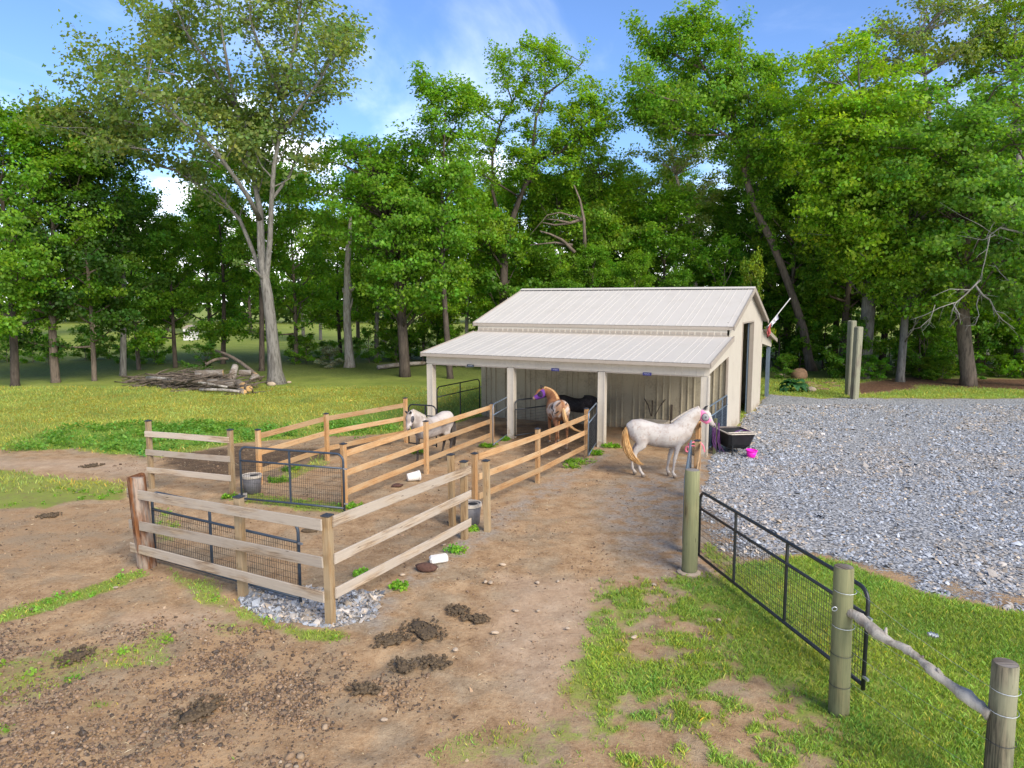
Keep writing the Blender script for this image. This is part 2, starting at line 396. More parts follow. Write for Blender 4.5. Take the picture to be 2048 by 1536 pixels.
ISL = [(.7, W((130, 1400), (240, 1385), (260, 1410), (150, 1430))), (.66, W((-60, 1440), (60, 1430), (80, 1480), (-60, 1490))), (.6, W((420, 1240), (480, 1235), (520, 1262), (430, 1268))), (.6, W((830, 1500), (960, 1440), (1080, 1450), (1100, 1500), (960, 1540), (840, 1560))), (.85, W((-300, 945), (0, 938), (150, 955), (260, 965), (250, 1000), (130, 1003), (100, 1018), (-300, 1025))),
       (.95, W((-100, 1262), (0, 1218), (100, 1192), (200, 1157), (290, 1130), (305, 1150), (240, 1176), (100, 1226), (0, 1247))),
       (.8, W((320, 1128), (440, 1160), (475, 1220), (400, 1212), (330, 1165))),
       (.95, W((560, 1250), (690, 1252), (705, 1276), (600, 1278), (480, 1228), (470, 1198), (540, 1226))),
       (.62, W((40, 1305), (180, 1285), (370, 1290), (360, 1335), (250, 1345), (120, 1375), (60, 1415), (-40, 1425), (-40, 1325))),
       (.75, W((290, 1255), (340, 1258), (350, 1285), (290, 1285))),
       (.8, W((478, 975), (560, 990), (690, 1008), (700, 1030), (560, 1018), (465, 1002))),
       (.75, W((560, 935), (610, 925), (650, 905), (660, 925), (600, 950), (560, 962))),
       (.6, W((300, 1010), (360, 1020), (370, 1080), (300, 1090))),
       (.8, W((1215, 1180), (1290, 1165), (1300, 1230), (1220, 1260)))]
Z_GV2 = W((478, 1165), (600, 1172), (765, 1185), (742, 1235), (660, 1250), (556, 1234), (488, 1206))
Z_DUST = W((1190, 1000), (1300, 950), (1400, 905), (1440, 900), (1420, 1145), (1330, 1150), (1240, 1070))
Z_EDGE = W((1398, 1010), (1440, 1015), (1500, 1075), (1620, 1092), (1760, 1128), (1900, 1150), (2100, 1195), (2100, 1235), (1850, 1190), (1740, 1145), (1610, 1110), (1470, 1125), (1405, 1110))
Z_DUST2 = W((690, 1235), (900, 1085), (960, 1040), (1100, 960), (1205, 900), (1215, 912), (1110, 985), (965, 1085), (790, 1200), (750, 1260))
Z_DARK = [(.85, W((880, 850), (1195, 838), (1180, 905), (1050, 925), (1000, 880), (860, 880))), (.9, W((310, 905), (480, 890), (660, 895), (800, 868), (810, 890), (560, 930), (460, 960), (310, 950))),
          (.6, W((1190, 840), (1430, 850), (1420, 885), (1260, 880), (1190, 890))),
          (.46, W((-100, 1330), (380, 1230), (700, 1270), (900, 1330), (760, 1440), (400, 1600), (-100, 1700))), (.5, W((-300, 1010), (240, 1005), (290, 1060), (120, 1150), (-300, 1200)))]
Z_SAND = [(.8, W((1000, 1150), (1180, 1160), (1180, 1350), (1080, 1420), (960, 1330))), (1.0, W((1640, 796), (1840, 803), (1860, 812), (1640, 806))), (.8, W((-300, 915), (300, 920), (300, 950), (60, 935), (-300, 935))), (.7, W((250, 1230), (420, 1215), (430, 1245), (250, 1270)))]
Z_LITTER = W((1690, 768), (1800, 755), (2300, 760), (2700, 790), (2250, 790), (1990, 777), (1850, 770), (1820, 778), (1720, 788))
Z_BED = [W((20, 905), (60, 870), (200, 848), (420, 842), (640, 868), (500, 880), (300, 905), (270, 918), (150, 895)), W((612, 872), (640, 850), (720, 825), (805, 812), (808, 858), (720, 872))]
Z_YEL = W((-600, 800), (300, 790), (760, 775), (850, 800), (600, 835), (200, 850), (-600, 870))
def zones(x, y):
    e = (fbm(x * .9, y * .9, 3) - .5) * 1.1 + (fbm(x * 4, y * 4, 5, 3) - .5) * .5
    dirt = ss(sd(x, y, Z_DIRT) + e * .8, -.25, .3)
    G = 1 - dirt
    p = ss(sd(x, y, Z_PATCH) + e, -.4, 1.0)
    fade = np.clip((x - (-.9)) / 4.6, 0, 1)
    clump = .45 * ss(fbm(x * 1.1, y * 1.1, 21, 3), .36, .64) + .55 * ss(fbm(x * 5, y * 5, 23, 4), .40, .64)
    G = np.where(p > 0, G * (1 - p) + p * np.clip(-.13 + .45 * fade + .95 * clump * (.55 + .45 * fade), 0, 1), G)
    lawn = ss(sd(x, y, W((1430, 1150), (1700, 1400), (1950, 1700), (2800, 1700), (2800, 1250), (2048, 1225), (1740, 1140))) + e * .6, -.5, .5)
    G = np.maximum(G, lawn * .97)
    for val, P in ISL: G = np.maximum(G, val * ss(sd(x, y, P) + e * .35, -.12, .2))
    lot = ss(sd(x, y, Z_LOT) + e * .45, -.2, .2)
    V = lot
    g2 = ss(sd(x, y, Z_GV2) + e * .3, -.12, .12); V = np.maximum(V, g2)
    edge = ss(sd(x, y, Z_EDGE) + e * .5, -.3, .3); V = V * (1 - .55 * edge * fbm(x * 2, y * 2, 24, 3) * 1.6).clip(0, 1)
    G = G * (1 - lot * .97) * (1 - .75 * g2)
    dust = np.maximum(.9 * ss(sd(x, y, Z_DUST) + e, -.8, .6), .75 * ss(sd(x, y, Z_DUST2) + e * .4, -.2, .2))
    D = 0 * x
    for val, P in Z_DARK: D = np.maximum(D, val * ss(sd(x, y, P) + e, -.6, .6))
    Ls = 0 * x
    for val, P in Z_SAND: Ls = np.maximum(Ls, val * ss(sd(x, y, P) + e * .7, -.4, .4))
    lit = ss(sd(x, y, Z_LITTER) + e, -.5, .5) * (1 - lot); G = G * (1 - .95 * lit)
    G = np.where(Ls > .75, G * .3, G)
    bed = 0 * x
    for P in Z_BED: bed = np.maximum(bed, ss(sd(x, y, P) + e * .8, -.4, .5))
    yel = ss(sd(x, y, Z_YEL) + e * 2, -2, 2)
    # woods floor, with the shade under the trees painted in as darker green
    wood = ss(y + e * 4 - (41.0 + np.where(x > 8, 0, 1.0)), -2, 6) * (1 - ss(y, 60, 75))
    return dict(G=G, V=V, dust=dust, D=D, L=Ls, lit=lit, bed=bed, yel=yel, wood=wood, dirt=dirt, lot=lot)
def hgt(x, y, z=None):
    z = z or zones(x, y)
    near = np.clip((60 - y) / 30, 0, 1)
    h = (fbm(x * .35, y * .35, 9) - .5) * .06 * near
    rough = z['dirt'] * (1 - z['lot']) * (1 - z['G'] * .6)
    bl = ss(sd(x, y, W((-300, 1190), (380, 1210), (760, 1270), (960, 1320), (800, 1460), (500, 1700), (-300, 1900))), -.6, .6)
    h = h + rough * ((fbm(x * 3.2, y * 3.2, 11, 4) - .5) * (.05 + .07 * bl))
    flat = ss(np.abs(y - 27) + np.abs(x - 2) * .0, 9, 3) * 0
    return h - .02 + z['lot'] * 0
def build_ground():
    ys = [4.2]
    while ys[-1] < 900: ys.append(ys[-1] + max(.065, (ys[-1]) * .0122))
    xs = [0.0]; 
    while xs[-1] < 900: xs.append(xs[-1] + (.09 if xs[-1] < 7 else .09 + (xs[-1] - 7) * .021))
    xs = np.array(xs); xs = np.concatenate([-xs[:0:-1], xs]); ys = np.array(ys)
    X, Y = np.meshgrid(xs, ys); nx, ny = len(xs), len(ys)
    X, Y = X.ravel(), Y.ravel(); Zn = zones(X, Y); H = hgt(X, Y, Zn)
    idx = np.arange(nx * ny).reshape(ny, nx)
    F = np.stack([idx[:-1, :-1], idx[:-1, 1:], idx[1:, 1:], idx[1:, :-1]], -1).reshape(-1, 4)
    a1 = np.stack([Zn['G'], Zn['V'], Zn['D'], np.ones_like(X)], -1); a2 = np.stack([Zn['L'], Zn['dust'], Zn['lit'], np.ones_like(X)], -1)
    a3 = np.stack([Zn['bed'], Zn['yel'], Zn['wood'], np.ones_like(X)], -1)
    # ---- material
    b = NB('ground'); 
    v = b.tc.outputs['Object']
    def sp(name):
        s = b.n('ShaderNodeSeparateColor'); b.l(b.attr(name), s.inputs[0]); return s.outputs
    A, B_, C_ = sp('za'), sp('zb'), sp('zc')
    nb, nm, nf, nu = b.noise(v, .35, 4), b.noise(v, 2.6, 6, .6), b.noise(v, 17, 6, .65), b.noise(v, 75, 4, .6)
    mixn = b.math('ADD', b.math('MULTIPLY', nm, .45), b.math('ADD', b.math('MULTIPLY', nf, .35), b.math('MULTIPLY', nu, .2)))
    dirt = b.ramp(mixn, [(.34, (.185, .108, .053)), (.46, (.345, .212, .108)), (.58, (.47, .31, .168)), (.70, (.58, .42, .25))])
    ng = b.noise(v, 1.1, 5, .6); dirt = b.mixc(b.math('MULTIPLY', b.step(ng, .45, .62), .6), dirt, b.ramp(mixn, [(.35, (.19, .14, .083)), (.65, (.42, .325, .21))]))
    nsp = b.noise(v, 33, 5, .7); dirt = b.mixc(b.math('MULTIPLY', b.step(nsp, .56, .66), .55), dirt, (.12, .078, .045))
    vs = b.vor(v, 26); chipm = b.math('MULTIPLY', b.step(vs.outputs['Distance'], .24, .12), b.step(b.noise(v, 5, 2), .52, .6))
    dirt = b.mixc(b.math('MULTIPLY', chipm, .5), dirt, (.46, .37, .28))
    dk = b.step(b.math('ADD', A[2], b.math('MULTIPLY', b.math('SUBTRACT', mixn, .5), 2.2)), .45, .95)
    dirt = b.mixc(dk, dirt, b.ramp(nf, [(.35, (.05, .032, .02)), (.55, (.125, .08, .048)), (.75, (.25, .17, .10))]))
    dirt = b.mixc(b.math('MULTIPLY', B_[0], .75), dirt, b.ramp(mixn, [(.35, (.38, .25, .15)), (.65, (.56, .41, .28))]))
    dirt = b.mixc(b.math('MULTIPLY', B_[1], b.step(nm, .35, .62)), dirt, b.ramp(nf, [(.35, (.20, .17, .14)), (.65, (.38, .33, .265))]))
    litc = b.ramp(b.noise(v, 9, 5, .7), [(.35, (.055, .03, .018)), (.55, (.15, .08, .045)), (.72, (.33, .19, .11))])
    dirt = b.mixc(B_[2], dirt, litc)
    gn = b.math('ADD', b.math('MULTIPLY', nb, .4), b.math('ADD', b.math('MULTIPLY', nm, .3), b.math('MULTIPLY', nf, .3)))
    grass = b.ramp(gn, [(.33, (.115, .165, .025)), (.48, (.205, .25, .042)), (.6, (.285, .305, .062)), (.72, (.38, .35, .09))])
    grass = b.mixc(b.math('MULTIPLY', C_[1], b.step(nm, .35, .7, .2, .75)), grass, b.ramp(nf, [(.35, (.26, .255, .035)), (.7, (.44, .36, .055))]))
    grass = b.mixc(b.math('MULTIPLY', C_[0], .8), grass, b.ramp(nf, [(.35, (.08, .17, .018)), (.65, (.19, .32, .042))]))
    grass = b.mixc(b.math('MULTIPLY', C_[2], .85), grass, b.ramp(b.noise(v, 5, 6, .7), [(.35, (.05, .065, .018)), (.55, (.10, .13, .03)), (.75, (.19, .21, .05))]))  # tree shade mixed into the grass colour of the woods floor
    gm = b.step(b.math('ADD', A[0], b.math('MULTIPLY', b.math('SUBTRACT', b.math('ADD', b.math('MULTIPLY', nm, .35), b.math('ADD', b.math('MULTIPLY', nf, .4), b.math('MULTIPLY', nu, .35))), .55), 2.2)), .42, .95)
    col = b.mixc(gm, dirt, grass)
    vg = b.vor(v, 15); vg2 = b.vor(v, 31)
    sp2 = b.n('ShaderNodeSeparateColor'); b.l(vg.outputs['Color'], sp2.inputs[0]); sp3 = b.n('ShaderNodeSeparateColor'); b.l(vg2.outputs['Color'], sp3.inputs[0])
    gr = b.ramp(b.math('ADD', b.math('MULTIPLY', sp2.outputs[0], .6), b.math('MULTIPLY', sp3.outputs[1], .4)), [(.1, (.20, .20, .20)), (.4, (.34, .336, .328)), (.7, (.45, .44, .42)), (.95, (.57, .55, .51))])
    gr = b.mixc(b.step(vg.outputs['Distance'], .42, .75, 0, .75), gr, (.07, .07, .07))
    gr = b.mixc(b.math('MULTIPLY', b.step(b.noise(v, .55, 5, .65), .56, .70), .6), gr, (.40, .33, .24))
    vm = b.step(b.math('ADD', A[1], b.math('MULTIPLY', b.math('SUBTRACT', nf, .5), 1.2)), .4, .6)
    col = b.mixc(vm, col, gr)
    h = b.math('ADD', b.math('MULTIPLY', nf, .6), b.math('MULTIPLY', nu, .4)); bb = b.bump(h, .8, .035)
    gb = b.math('MULTIPLY', b.math('SUBTRACT', 1.0, vg.outputs['Distance']), vm); b.bump(gb, .6, .03, bb)
    mat = b.fin(col, .92, 0, .12)
    lotf = (Zn['V'][F].min(1) > .5)
    def emit(name, FF, dz):
        used = np.unique(FF); re = np.full(nx * ny, -1); re[used] = np.arange(len(used))
        me = np_mesh(name, np.stack([X[used], Y[used], H[used] + dz], -1), re[FF], {'za': a1[used], 'zb': a2[used], 'zc': a3[used]}, True)
        me.materials.append(mat); return struct(link(name, me))
    emit('ground', F, 0.0)
    emit('gravel_lot', F[lotf & (Y[F].max(1) < 60) & (X[F].min(1) > .2)], .006)
build_ground()
# ------------------------------------------------------------------ the barn
YAW = 26.679; BO = Vector((-3.048, 26.327, 0)); BM = Matrix.Translation(BO) @ Matrix.Rotation(R(-YAW), 4, 'Z')
def bw(s, d, z=0.0): return BM @ Vector((s, d, z))
SP = 3.362; LEN = 3 * SP; OV = .206
D1, DR, DF = 3.9, 8.288, 12.55
barn = thing('barn', 'cream metal barn with pale ribbed roofs and an open three bay lean-to in front', 'barn', BO, R(-YAW))
def ribbed(x0, x1, f0, f1, place, rib=.2286, rh=.0055, rw=.018):
    "one formed metal sheet from x0 to x1; f0/f1 give its lower/upper edge at x; place(x, y, out) -> 3D"
    xs = [(x0, 0)]
    x = math.ceil((x0 + .05) / rib) * rib
    while x < x1 - .04:
        xs += [(x - rw, 0), (x - rw * .45, rh), (x + rw * .45, rh), (x + rw, 0)]; x += rib
    xs.append((x1, 0)); vs = []; fs = []
    for x, h in xs: vs += [place(x, f0(x), h), place(x, f1(x), h)]
    for i in range(len(xs) - 1): fs.append((2 * i, 2 * i + 2, 2 * i + 3, 2 * i + 1))
    return MB().add(vs, fs)
PW = .9144
def sheets(name, parent, mat, xa, xb, f0, f1, place, lap=.0, **kw):
    x = xa; i = 0; pass
    while x < xb - .05:
        e = min(x + PW, xb)
        ribbed(x, e, f0, f1, lambda X, Y, o, i=i: place(X, Y, o + (i % 2) * lap), **kw).obj(name, mat, parent); x = e; i += 1
k = lambda c: (lambda x: c)
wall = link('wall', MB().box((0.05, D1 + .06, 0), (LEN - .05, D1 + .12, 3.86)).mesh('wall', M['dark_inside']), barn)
# front face of the closed part, seen inside the lean-to
sheets('wall_panel', wall, M['cream_shaded'], 0, LEN, k(-.05), k(3.5), lambda x, y, o: (x, D1 - o, y), rh=.042, rw=.034)
sheets('wall_panel', wall, M['cream'], 0, LEN, k(3.56), k(3.9), lambda x, y, o: (x, D1 - .25 - o, y))
MB().box((-.02, D1 - .30, 3.50), (LEN + .02, D1 - .26, 3.60)).obj('flashing', M['taupe'], wall)
MB().box((0, D1 - .245, 3.45), (LEN, D1 - .02, 3.55)).obj('blocking', M['dark_inside'], wall)
# back wall and far gable
sheets('wall_panel', wall, M['cream'], 0, LEN, k(-.05), k(3.9), lambda x, y, o: (x, DF + o, y))
slope = (5.30 - 3.88) / (DR - 3.62)
def gab(d): return 5.26 - abs(d - DR) * slope
left_wall = link('gable_wall', MB().box((.02, D1 + .1, 0), (.08, DF - .1, 3.8)).mesh('gable_wall', M['dark_inside']), barn)
sheets('wall_panel', left_wall, M['cream'], D1, DF, k(-.05), gab, lambda x, y, o: (-o, x, y))
# near gable: three runs round the tall doorway, and the two lean-to ends
DA, DB, DZ = 6.83, 9.66, 3.93
gw = link('gable_wall', MB().box((LEN - .10, D1 + .1, 3.95), (LEN - .04, DF - .1, 4.05)).mesh('gable_wall', M['dark_inside']), barn)
face = lambda x, y, o: (LEN + o * .35, x, y)
sheets('wall_panel', gw, M['cream'], D1, DA, k(-.05), gab, face)
sheets('wall_panel', gw, M['cream'], DA, DB, k(DZ), gab, face)
sheets('wall_panel', gw, M['cream'], DB, DF, k(-.05), gab, face)
sheets('wall_panel', gw, M['cream'], .30, D1, lambda x: 2.48 + (x - .3) * .10, lambda x: 2.80 + (x) * .165, face)
sheets('wall_panel', gw, M['cream'], DF, DF + 3.7, lambda x: 2.86 - (x - DF) * .10, lambda x: 3.5 - (x - DF) * .165, face)
MB().box((LEN - .05, D1 - .10, 0), (LEN + .02, D1 + .0, 2.84)).obj('corner_trim', M['taupe'], gw)
MB().box((LEN - .02, DF - .09, 0), (LEN + .018, DF + .002, 3.4)).obj('corner_trim', M['cream'], gw)
dw = link('doorway', MB().box((LEN - .16, DA - .07, 0), (LEN + .03, DA - .001, DZ + .06)).mesh('doorway', M['taupe']), barn)
MB().box((LEN - .14, DB + .001, 0), (LEN + .03, DB + .09, DZ + .06)).obj('jamb', M['taupe'], dw)
MB().box((LEN - .16, DA, DZ + .002), (LEN + .03, DB, DZ + .06)).obj('lintel', M['taupe'], dw)
MB().box((LEN - .21, DB - .05, 0), (LEN - .165, DB + .02, DZ)).obj('door_leaf_edge', M['gate_steel'], dw)
# what the doorway shows: a stall partition and a shelf
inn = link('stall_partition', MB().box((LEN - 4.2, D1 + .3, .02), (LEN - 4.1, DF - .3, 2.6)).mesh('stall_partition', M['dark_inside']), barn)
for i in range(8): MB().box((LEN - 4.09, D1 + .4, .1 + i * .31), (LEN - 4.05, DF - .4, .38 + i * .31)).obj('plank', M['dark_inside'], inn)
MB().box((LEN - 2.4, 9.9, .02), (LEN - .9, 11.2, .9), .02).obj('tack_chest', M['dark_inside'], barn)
# lean-to frame
for i in range(4):
    x = i * SP; h = .102
    p = MB().box((x - h, -.02, -.2), (x + h, .25, 2.50), .006).obj('post', M['cream'], barn)
    for sx in (-1, 1): MB().box((x + sx * h - .022, -.036, -.1), (x + sx * h + .022, -.022, 2.49)).obj('trim_strip', M['cream'], p)
hd = link('header', MB().box((0, .06, 2.53), (LEN, .20, 2.90)).mesh('header', M['dark_inside']), barn)
sheets('header_panel', hd, M['cream'], -.135, LEN + .135, k(2.515), k(2.87), lambda x, y, o: (x, -.028 - o, y))
for i in range(3): MB().box((i * SP + .14, -.042, 2.475), ((i + 1) * SP - .14, .06, 2.512)).obj('bottom_trim', M['taupe'], hd)
# roofs
def slope_sheets(name, d0, z0, d1, z1, mat, xa=-OV, xb=LEN + OV):
    n = Vector((0, -(z1 - z0), d1 - d0)).normalized()
    if d1 < d0: n = -n
    ru = link('roof', MB().box((xa + .03, min(d0, d1) + .1, min(z0, z1) - .0), (xa + .05, min(d0, d1) + .12, min(z0, z1) + .02)).mesh('roof', M['taupe']), barn)
    sheets('roof_panel', ru, mat, xa, xb, k(0.0), k(1.0), lambda x, t, o: tuple(Vector((x, d0 + (d1 - d0) * t, z0 + (z1 - z0) * t)) + n * (o * 1.25)))
    return ru
r_lean = slope_sheets('lean', -.30, 2.92, D1 - .25, 3.56, M['roof_steel'])
r_main = slope_sheets('main', 3.60, 3.92, DR, 5.34, M['roof_steel'])
r_back = slope_sheets('back', 2 * DR - 3.60, 3.92, DR, 5.34, M['roof_steel'])
r_rear = slope_sheets('rear', DF + 4.2, 2.86, DF + .2, 3.52, M['roof_steel'])
def eave(ru, d, z, h=.10):
    MB().box((-OV - .01, d - .03, z - h - .02), (LEN + OV + .01, d + .005, z - .012)).obj('fascia', M['taupe'], ru)
    MB().box((-OV, d + .006, z - h - .015), (LEN + OV, d + .28, z - h + .005)).obj('soffit', M['cream_shaded'], ru)
eave(r_lean, -.27, 2.92); eave(r_main, 3.63, 3.92)
def rake(ru, d0, z0, d1, z1, x):
    vs = []
    for d, z in ((d0, z0), (d1, z1)): vs += [(x - .02, d, z - .15), (x + .022, d, z - .15), (x + .022, d, z + .03), (x - .02, d, z + .03)]
    MB().add(vs, [(0, 1, 2, 3), (7, 6, 5, 4), (0, 4, 5, 1), (1, 5, 6, 2), (2, 6, 7, 3), (3, 7, 4, 0)]).obj('rake_trim', M['taupe'], ru)
for x in (-OV, LEN + OV):
    rake(r_lean, -.30, 2.92, D1 - .25, 3.56, x); rake(r_main, 3.60, 3.92, DR - .002, 5.34, x)
    rake(r_back, 2 * DR - 3.60, 3.92, DR + .002, 5.34, x); rake(r_rear, DF + 4.2, 2.86, DF + .2, 3.52, x)
for x in (LEN + .05,):
    for (ru, a, za, b, zb) in ((r_main, 3.60, 3.92, DR, 5.34), (r_back, 2 * DR - 3.60, 3.92, DR, 5.34), (r_rear, DF + 4.2, 2.86, DF + .2, 3.52)):
        vs = []
        for d, z in ((a, za), (b, zb)): vs += [(x - .05, d, z - .05), (x + .15, d, z - .05), (x + .15, d, z - .03), (x - .05, d, z - .03)]
        MB().add(vs, [(0, 1, 2, 3), (7, 6, 5, 4), (0, 4, 5, 1), (1, 5, 6, 2), (2, 6, 7, 3), (3, 7, 4, 0)]).obj('soffit', M['taupe'], ru)
rc = MB()
vs = []
for x in (-OV - .02, LEN + OV + .02): vs += [(x, DR - .22, 5.34 - .22 * slope + .045), (x, DR, 5.40), (x, DR + .22, 5.34 - .22 * slope + .045)]
rc.add(vs, [(0, 3, 4, 1), (1, 4, 5, 2)]).obj('ridge_cap', M['roof_steel'], r_main)
cl = MB(); x = -OV + .02
while x < LEN + OV - .2:
    cl.box((x, DR - .225, 5.34 - .225 * slope + .012), (x + .19, DR - .215, 5.34 - .225 * slope + .040)); x += .2286
cl.obj('closure_strip', M['gate_black'], r_main)
vt = MB(); x = .06
while x < LEN - .1:
    vt.box((x, D1 - .268, 3.62), (x + .165, D1 - .256, 3.70)); x += .2286
vt.obj('vent_closure', M['taupe'], wall)
# rear lean-to posts, blue grey
for s in (LEN - .10, 0.05):
    for d in (DF + 3.55, DF + 3.2): MB().box((s - .07, d - .07, -.1), (s + .07, d + .07, 2.85)).obj('post', M['gate_steel'], barn)
sheets('wall_panel', barn, M['cream'], 0, LEN, k(2.5), k(2.86), lambda x, y, o: (x, DF + 3.9 + o, y))
# name plates under the header
for u0, mt, lab in ((941.5, 'sign_dark', 'small dark name plate under the header of the empty green bay'), (1110, 'sign_blue', 'small blue name plate above the spotted chestnut horse'), (1295, 'sign_blue', 'small blue name plate above the bay of the white horse')):
    # where that sight line crosses the header plane
    best = min((abs((bw(s, -.06, 2.49).x / bw(s, -.06, 2.49).y) - (u0 - 1024) / FOC * 1.005), s) for s in np.linspace(0, LEN, 400))[1]
    t = thing('name_plate', lab, 'sign', bw(best, -.062, 2.50), R(-YAW), 'name plates on the barn header')
    MB().box((-.14, -.008, -.05), (.14, .006, .05)).obj('plate', M[mt], t)
    mk = MB(); rn = random.Random(int(u0))
    pts = [(-.09 + i * .02, -.0095, .012 * math.sin(i * 2.1 + u0) + .004 * rn.random()) for i in range(10)]
    mk.tube(pts, .005, 5).obj('script_mark', M['ink_white'], t)
# ------------------------------------------------------------------ fences
rnd = random.Random(7)
def jit_box(a, b, bev, rn, amp=.004):
    m = MB().box(a, b, bev); m.v = [(x + rn.uniform(-amp, amp), y + rn.uniform(-amp, amp), z + rn.uniform(-amp, amp)) for x, y, z in m.v]; return m
def square_post(parent, p, h, mat, wdt=.115, cap=True, rz=None, lean=(0, 0)):
    m = jit_box((-wdt / 2, -wdt / 2, -.25), (wdt / 2, wdt / 2, h), .008, rnd, .002)
    o = link('post', m.mesh('post', M[mat]), parent, p, (lean[0], lean[1], R(-YAW) if rz is None else rz))
    if cap:
        c = MB().box((-wdt / 2 - .012, -wdt / 2 - .012, h + .001), (wdt / 2 + .012, wdt / 2 + .012, h + .022), .004)
        c.lathe([(wdt * .60, h + .022), (.004, h + .045)], 4, Matrix.Rotation(R(45), 4, 'Z')); c.obj('cap', M['cap'], o)
    return o
def rail(parent, a, b, mat, hh=.075, th=.028, label=None):
    "board from a to b (centre line), modelled along its own x so that the grain follows it"
    a, b = Vector(a), Vector(b); d = b - a; Ln = d.length; n = 7; vs = []; fs = []
    ph = rnd.uniform(0, 6); am = rnd.uniform(.0, .010)
    for i in range(n):
        x = Ln * i / (n - 1); w1 = am * math.sin(ph + 3 * i / n); y0 = am * .6 * math.sin(ph * 1.7 + 4 * i / n)
        c = .006
        vs += [(x, -th / 2 + y0, -hh + c + w1), (x, -th / 2 + c + y0, -hh + w1), (x, th / 2 - c + y0, -hh + w1), (x, th / 2 + y0, -hh + c + w1),
               (x, th / 2 + y0, hh - c + w1), (x, th / 2 - c + y0, hh + w1), (x, -th / 2 + c + y0, hh + w1), (x, -th / 2 + y0, hh - c + w1)]
    for i in range(n - 1):
        for j in range(8):
            q = (j + 1) % 8; fs.append((i * 8 + j, i * 8 + q, i * 8 + 8 + q, i * 8 + 8 + j))
    fs += [tuple(range(7, -1, -1)), tuple(range((n - 1) * 8, n * 8))]
    o = link('rail', MB().add(vs, fs).mesh('rail', M[mat]), parent, a)
    o.rotation_euler = (rnd.uniform(-.03, .03), -math.asin(max(-1, min(1, d.z / Ln))), math.atan2(d.y, d.x))
    if label: o['label'] = label
    return o
def fence(name, label, posts, rails, pmat, rmat, off, group=None, ext=(0.0, 0.0), wdt=.115, hh=.075, whole=False, inset=False):
    """posts: (u_base, v_base, v_top); rails: heights; off: metres the boards sit to the side of the post axis (negative = towards the camera side)"""
    P = [gp(u, v) for u, v, _ in posts]; T = [zat(u, vt, p) for (u, v, vt), p in zip(posts, P)]
    f = thing(name, label, 'fence', P[0], 0, group); o0 = P[0]
    for p, t in zip(P, T): square_post(f, p - o0, t - .03, 'fresh_post' if pmat == 'fresh_wood' else pmat, wdt)
    for i in range(len(P) - 1):
        d = (P[i + 1] - P[i]).normalized(); s = Vector((d.y, -d.x, 0)) * off
        for z in rails:
            e0 = ext[0] if i == 0 else (wdt / 2 + .004 if inset else .002); e1 = ext[1] if i == len(P) - 2 else (wdt / 2 + .004 if inset else .002)
            z0, z1 = (z if not hasattr(z, '__len__') else (z[i], z[i + 1]))if hasattr(z, '__len__') else (z, z)
            rail(f, P[i] + d * e0 + s + Vector((0, 0, z0)) - o0, P[i + 1] - d * e1 + s + Vector((0, 0, z1)) - o0, rmat, hh)
    return f, P
G_ST = 'three-board fences between the horse pens'
fence('board_fence', 'tan three-board fence farthest to the left, ending at the small black gate', [(520, 968, 858), (655, 920, 826), (812, 884, 795)], (1.27, .82, .33), 'fresh_wood', 'fresh_wood', -.055, G_ST, (-.04, -.02), inset=True)
fence('board_fence', 'tan three-board fence in front of the pale horse, starting at the closed gate', [(690, 1017, 886), (853, 946, 841), (984, 890, 806)], (1.27, .80, .34), 'fresh_wood', 'fresh_wood', -.055, G_ST, (.06, .06), inset=True)
fence('board_fence', 'tan three-board fence in front of the spotted horse, ending at the barn post', [(950, 1022, 905), (1075, 964, 856), (1172, 912, 816)], (1.27, .80, .34), 'fresh_wood', 'fresh_wood', .072, G_ST, (.06, -.06))
fence('board_fence', 'weathered grey three-board panel standing on its own behind the stained post', [(304, 975, 840), (466, 992, 858)], (1.42, .95, .47), 'post_wood', 'grey_wood', .07, None, (-.06, -.02))
# weathered corner fence
cf = thing('board_fence', 'weathered grey three-board corner fence with the dark blue gate leaning inside it', 'fence', gp(661, 1243))
c0 = gp(661, 1243); fat = gp(294, 1132); mid = gp(468, 1198); _d = (c0 - fat).normalized(); mid = fat + _d * (mid - fat).dot(_d); end = gp(929, 1076)
for p, vt, u in ((c0, 1028, 660), (mid, 991, 464), (end, 921, 928)): square_post(cf, p - c0, zat(u, vt, p) - .03, 'post_wood', .125, True, R(-20))
# round stained timber at its left end
m = MB(); n = 14; vs = []
for i, (r, z) in enumerate(((.165, -.3), (.162, .2), (.155, .9), (.152, 1.6), (.15, 1.70))):
    for j in range(n):
        a = 2 * math.pi * j / n; q = r * (1 + .05 * math.sin(3 * a + i * .3) + .03 * math.sin(7 * a)); vs.append((q * math.cos(a), q * math.sin(a), z + (.03 * math.sin(2 * a) if i == 4 else 0)))
fs = [(i * n + j, i * n + (j + 1) % n, i * n + n + (j + 1) % n, i * n + n + j) for i in range(4) for j in range(n)] + [tuple(range(4 * n, 5 * n))]
fp = link('post', MB().add(vs, fs).mesh('post', M['red_post']), cf, fat - c0, (R(2), R(-3), .4)); fp['label'] = 'thick split timber post stained red brown'
def rails_px(parent, o0, A, B, ends, mat, off, e0, e1):
    d = (B - A).normalized(); s = Vector((d.y, -d.x, 0)) * off
    for (ua, va), (ub, vb) in ends:
        za = zat(ua, va, A); zb = zat(ub, vb, B)
        rail(parent, A + s - d * e0 + Vector((0, 0, za)) - o0, B + s + d * e1 + Vector((0, 0, zb)) - o0, mat, .085)
rails_px(cf, c0, fat, c0, [((262, 984), (661, 1044)), ((262, 1047), (664, 1117)), ((268, 1092), (668, 1186))], 'grey_wood', .16, .20, .04)
rails_px(cf, c0, c0, end, [((661, 1044), (937, 940)), ((664, 1117), (940, 990)), ((668, 1186), (942, 1046))], 'grey_wood', .085, -.03, .12)
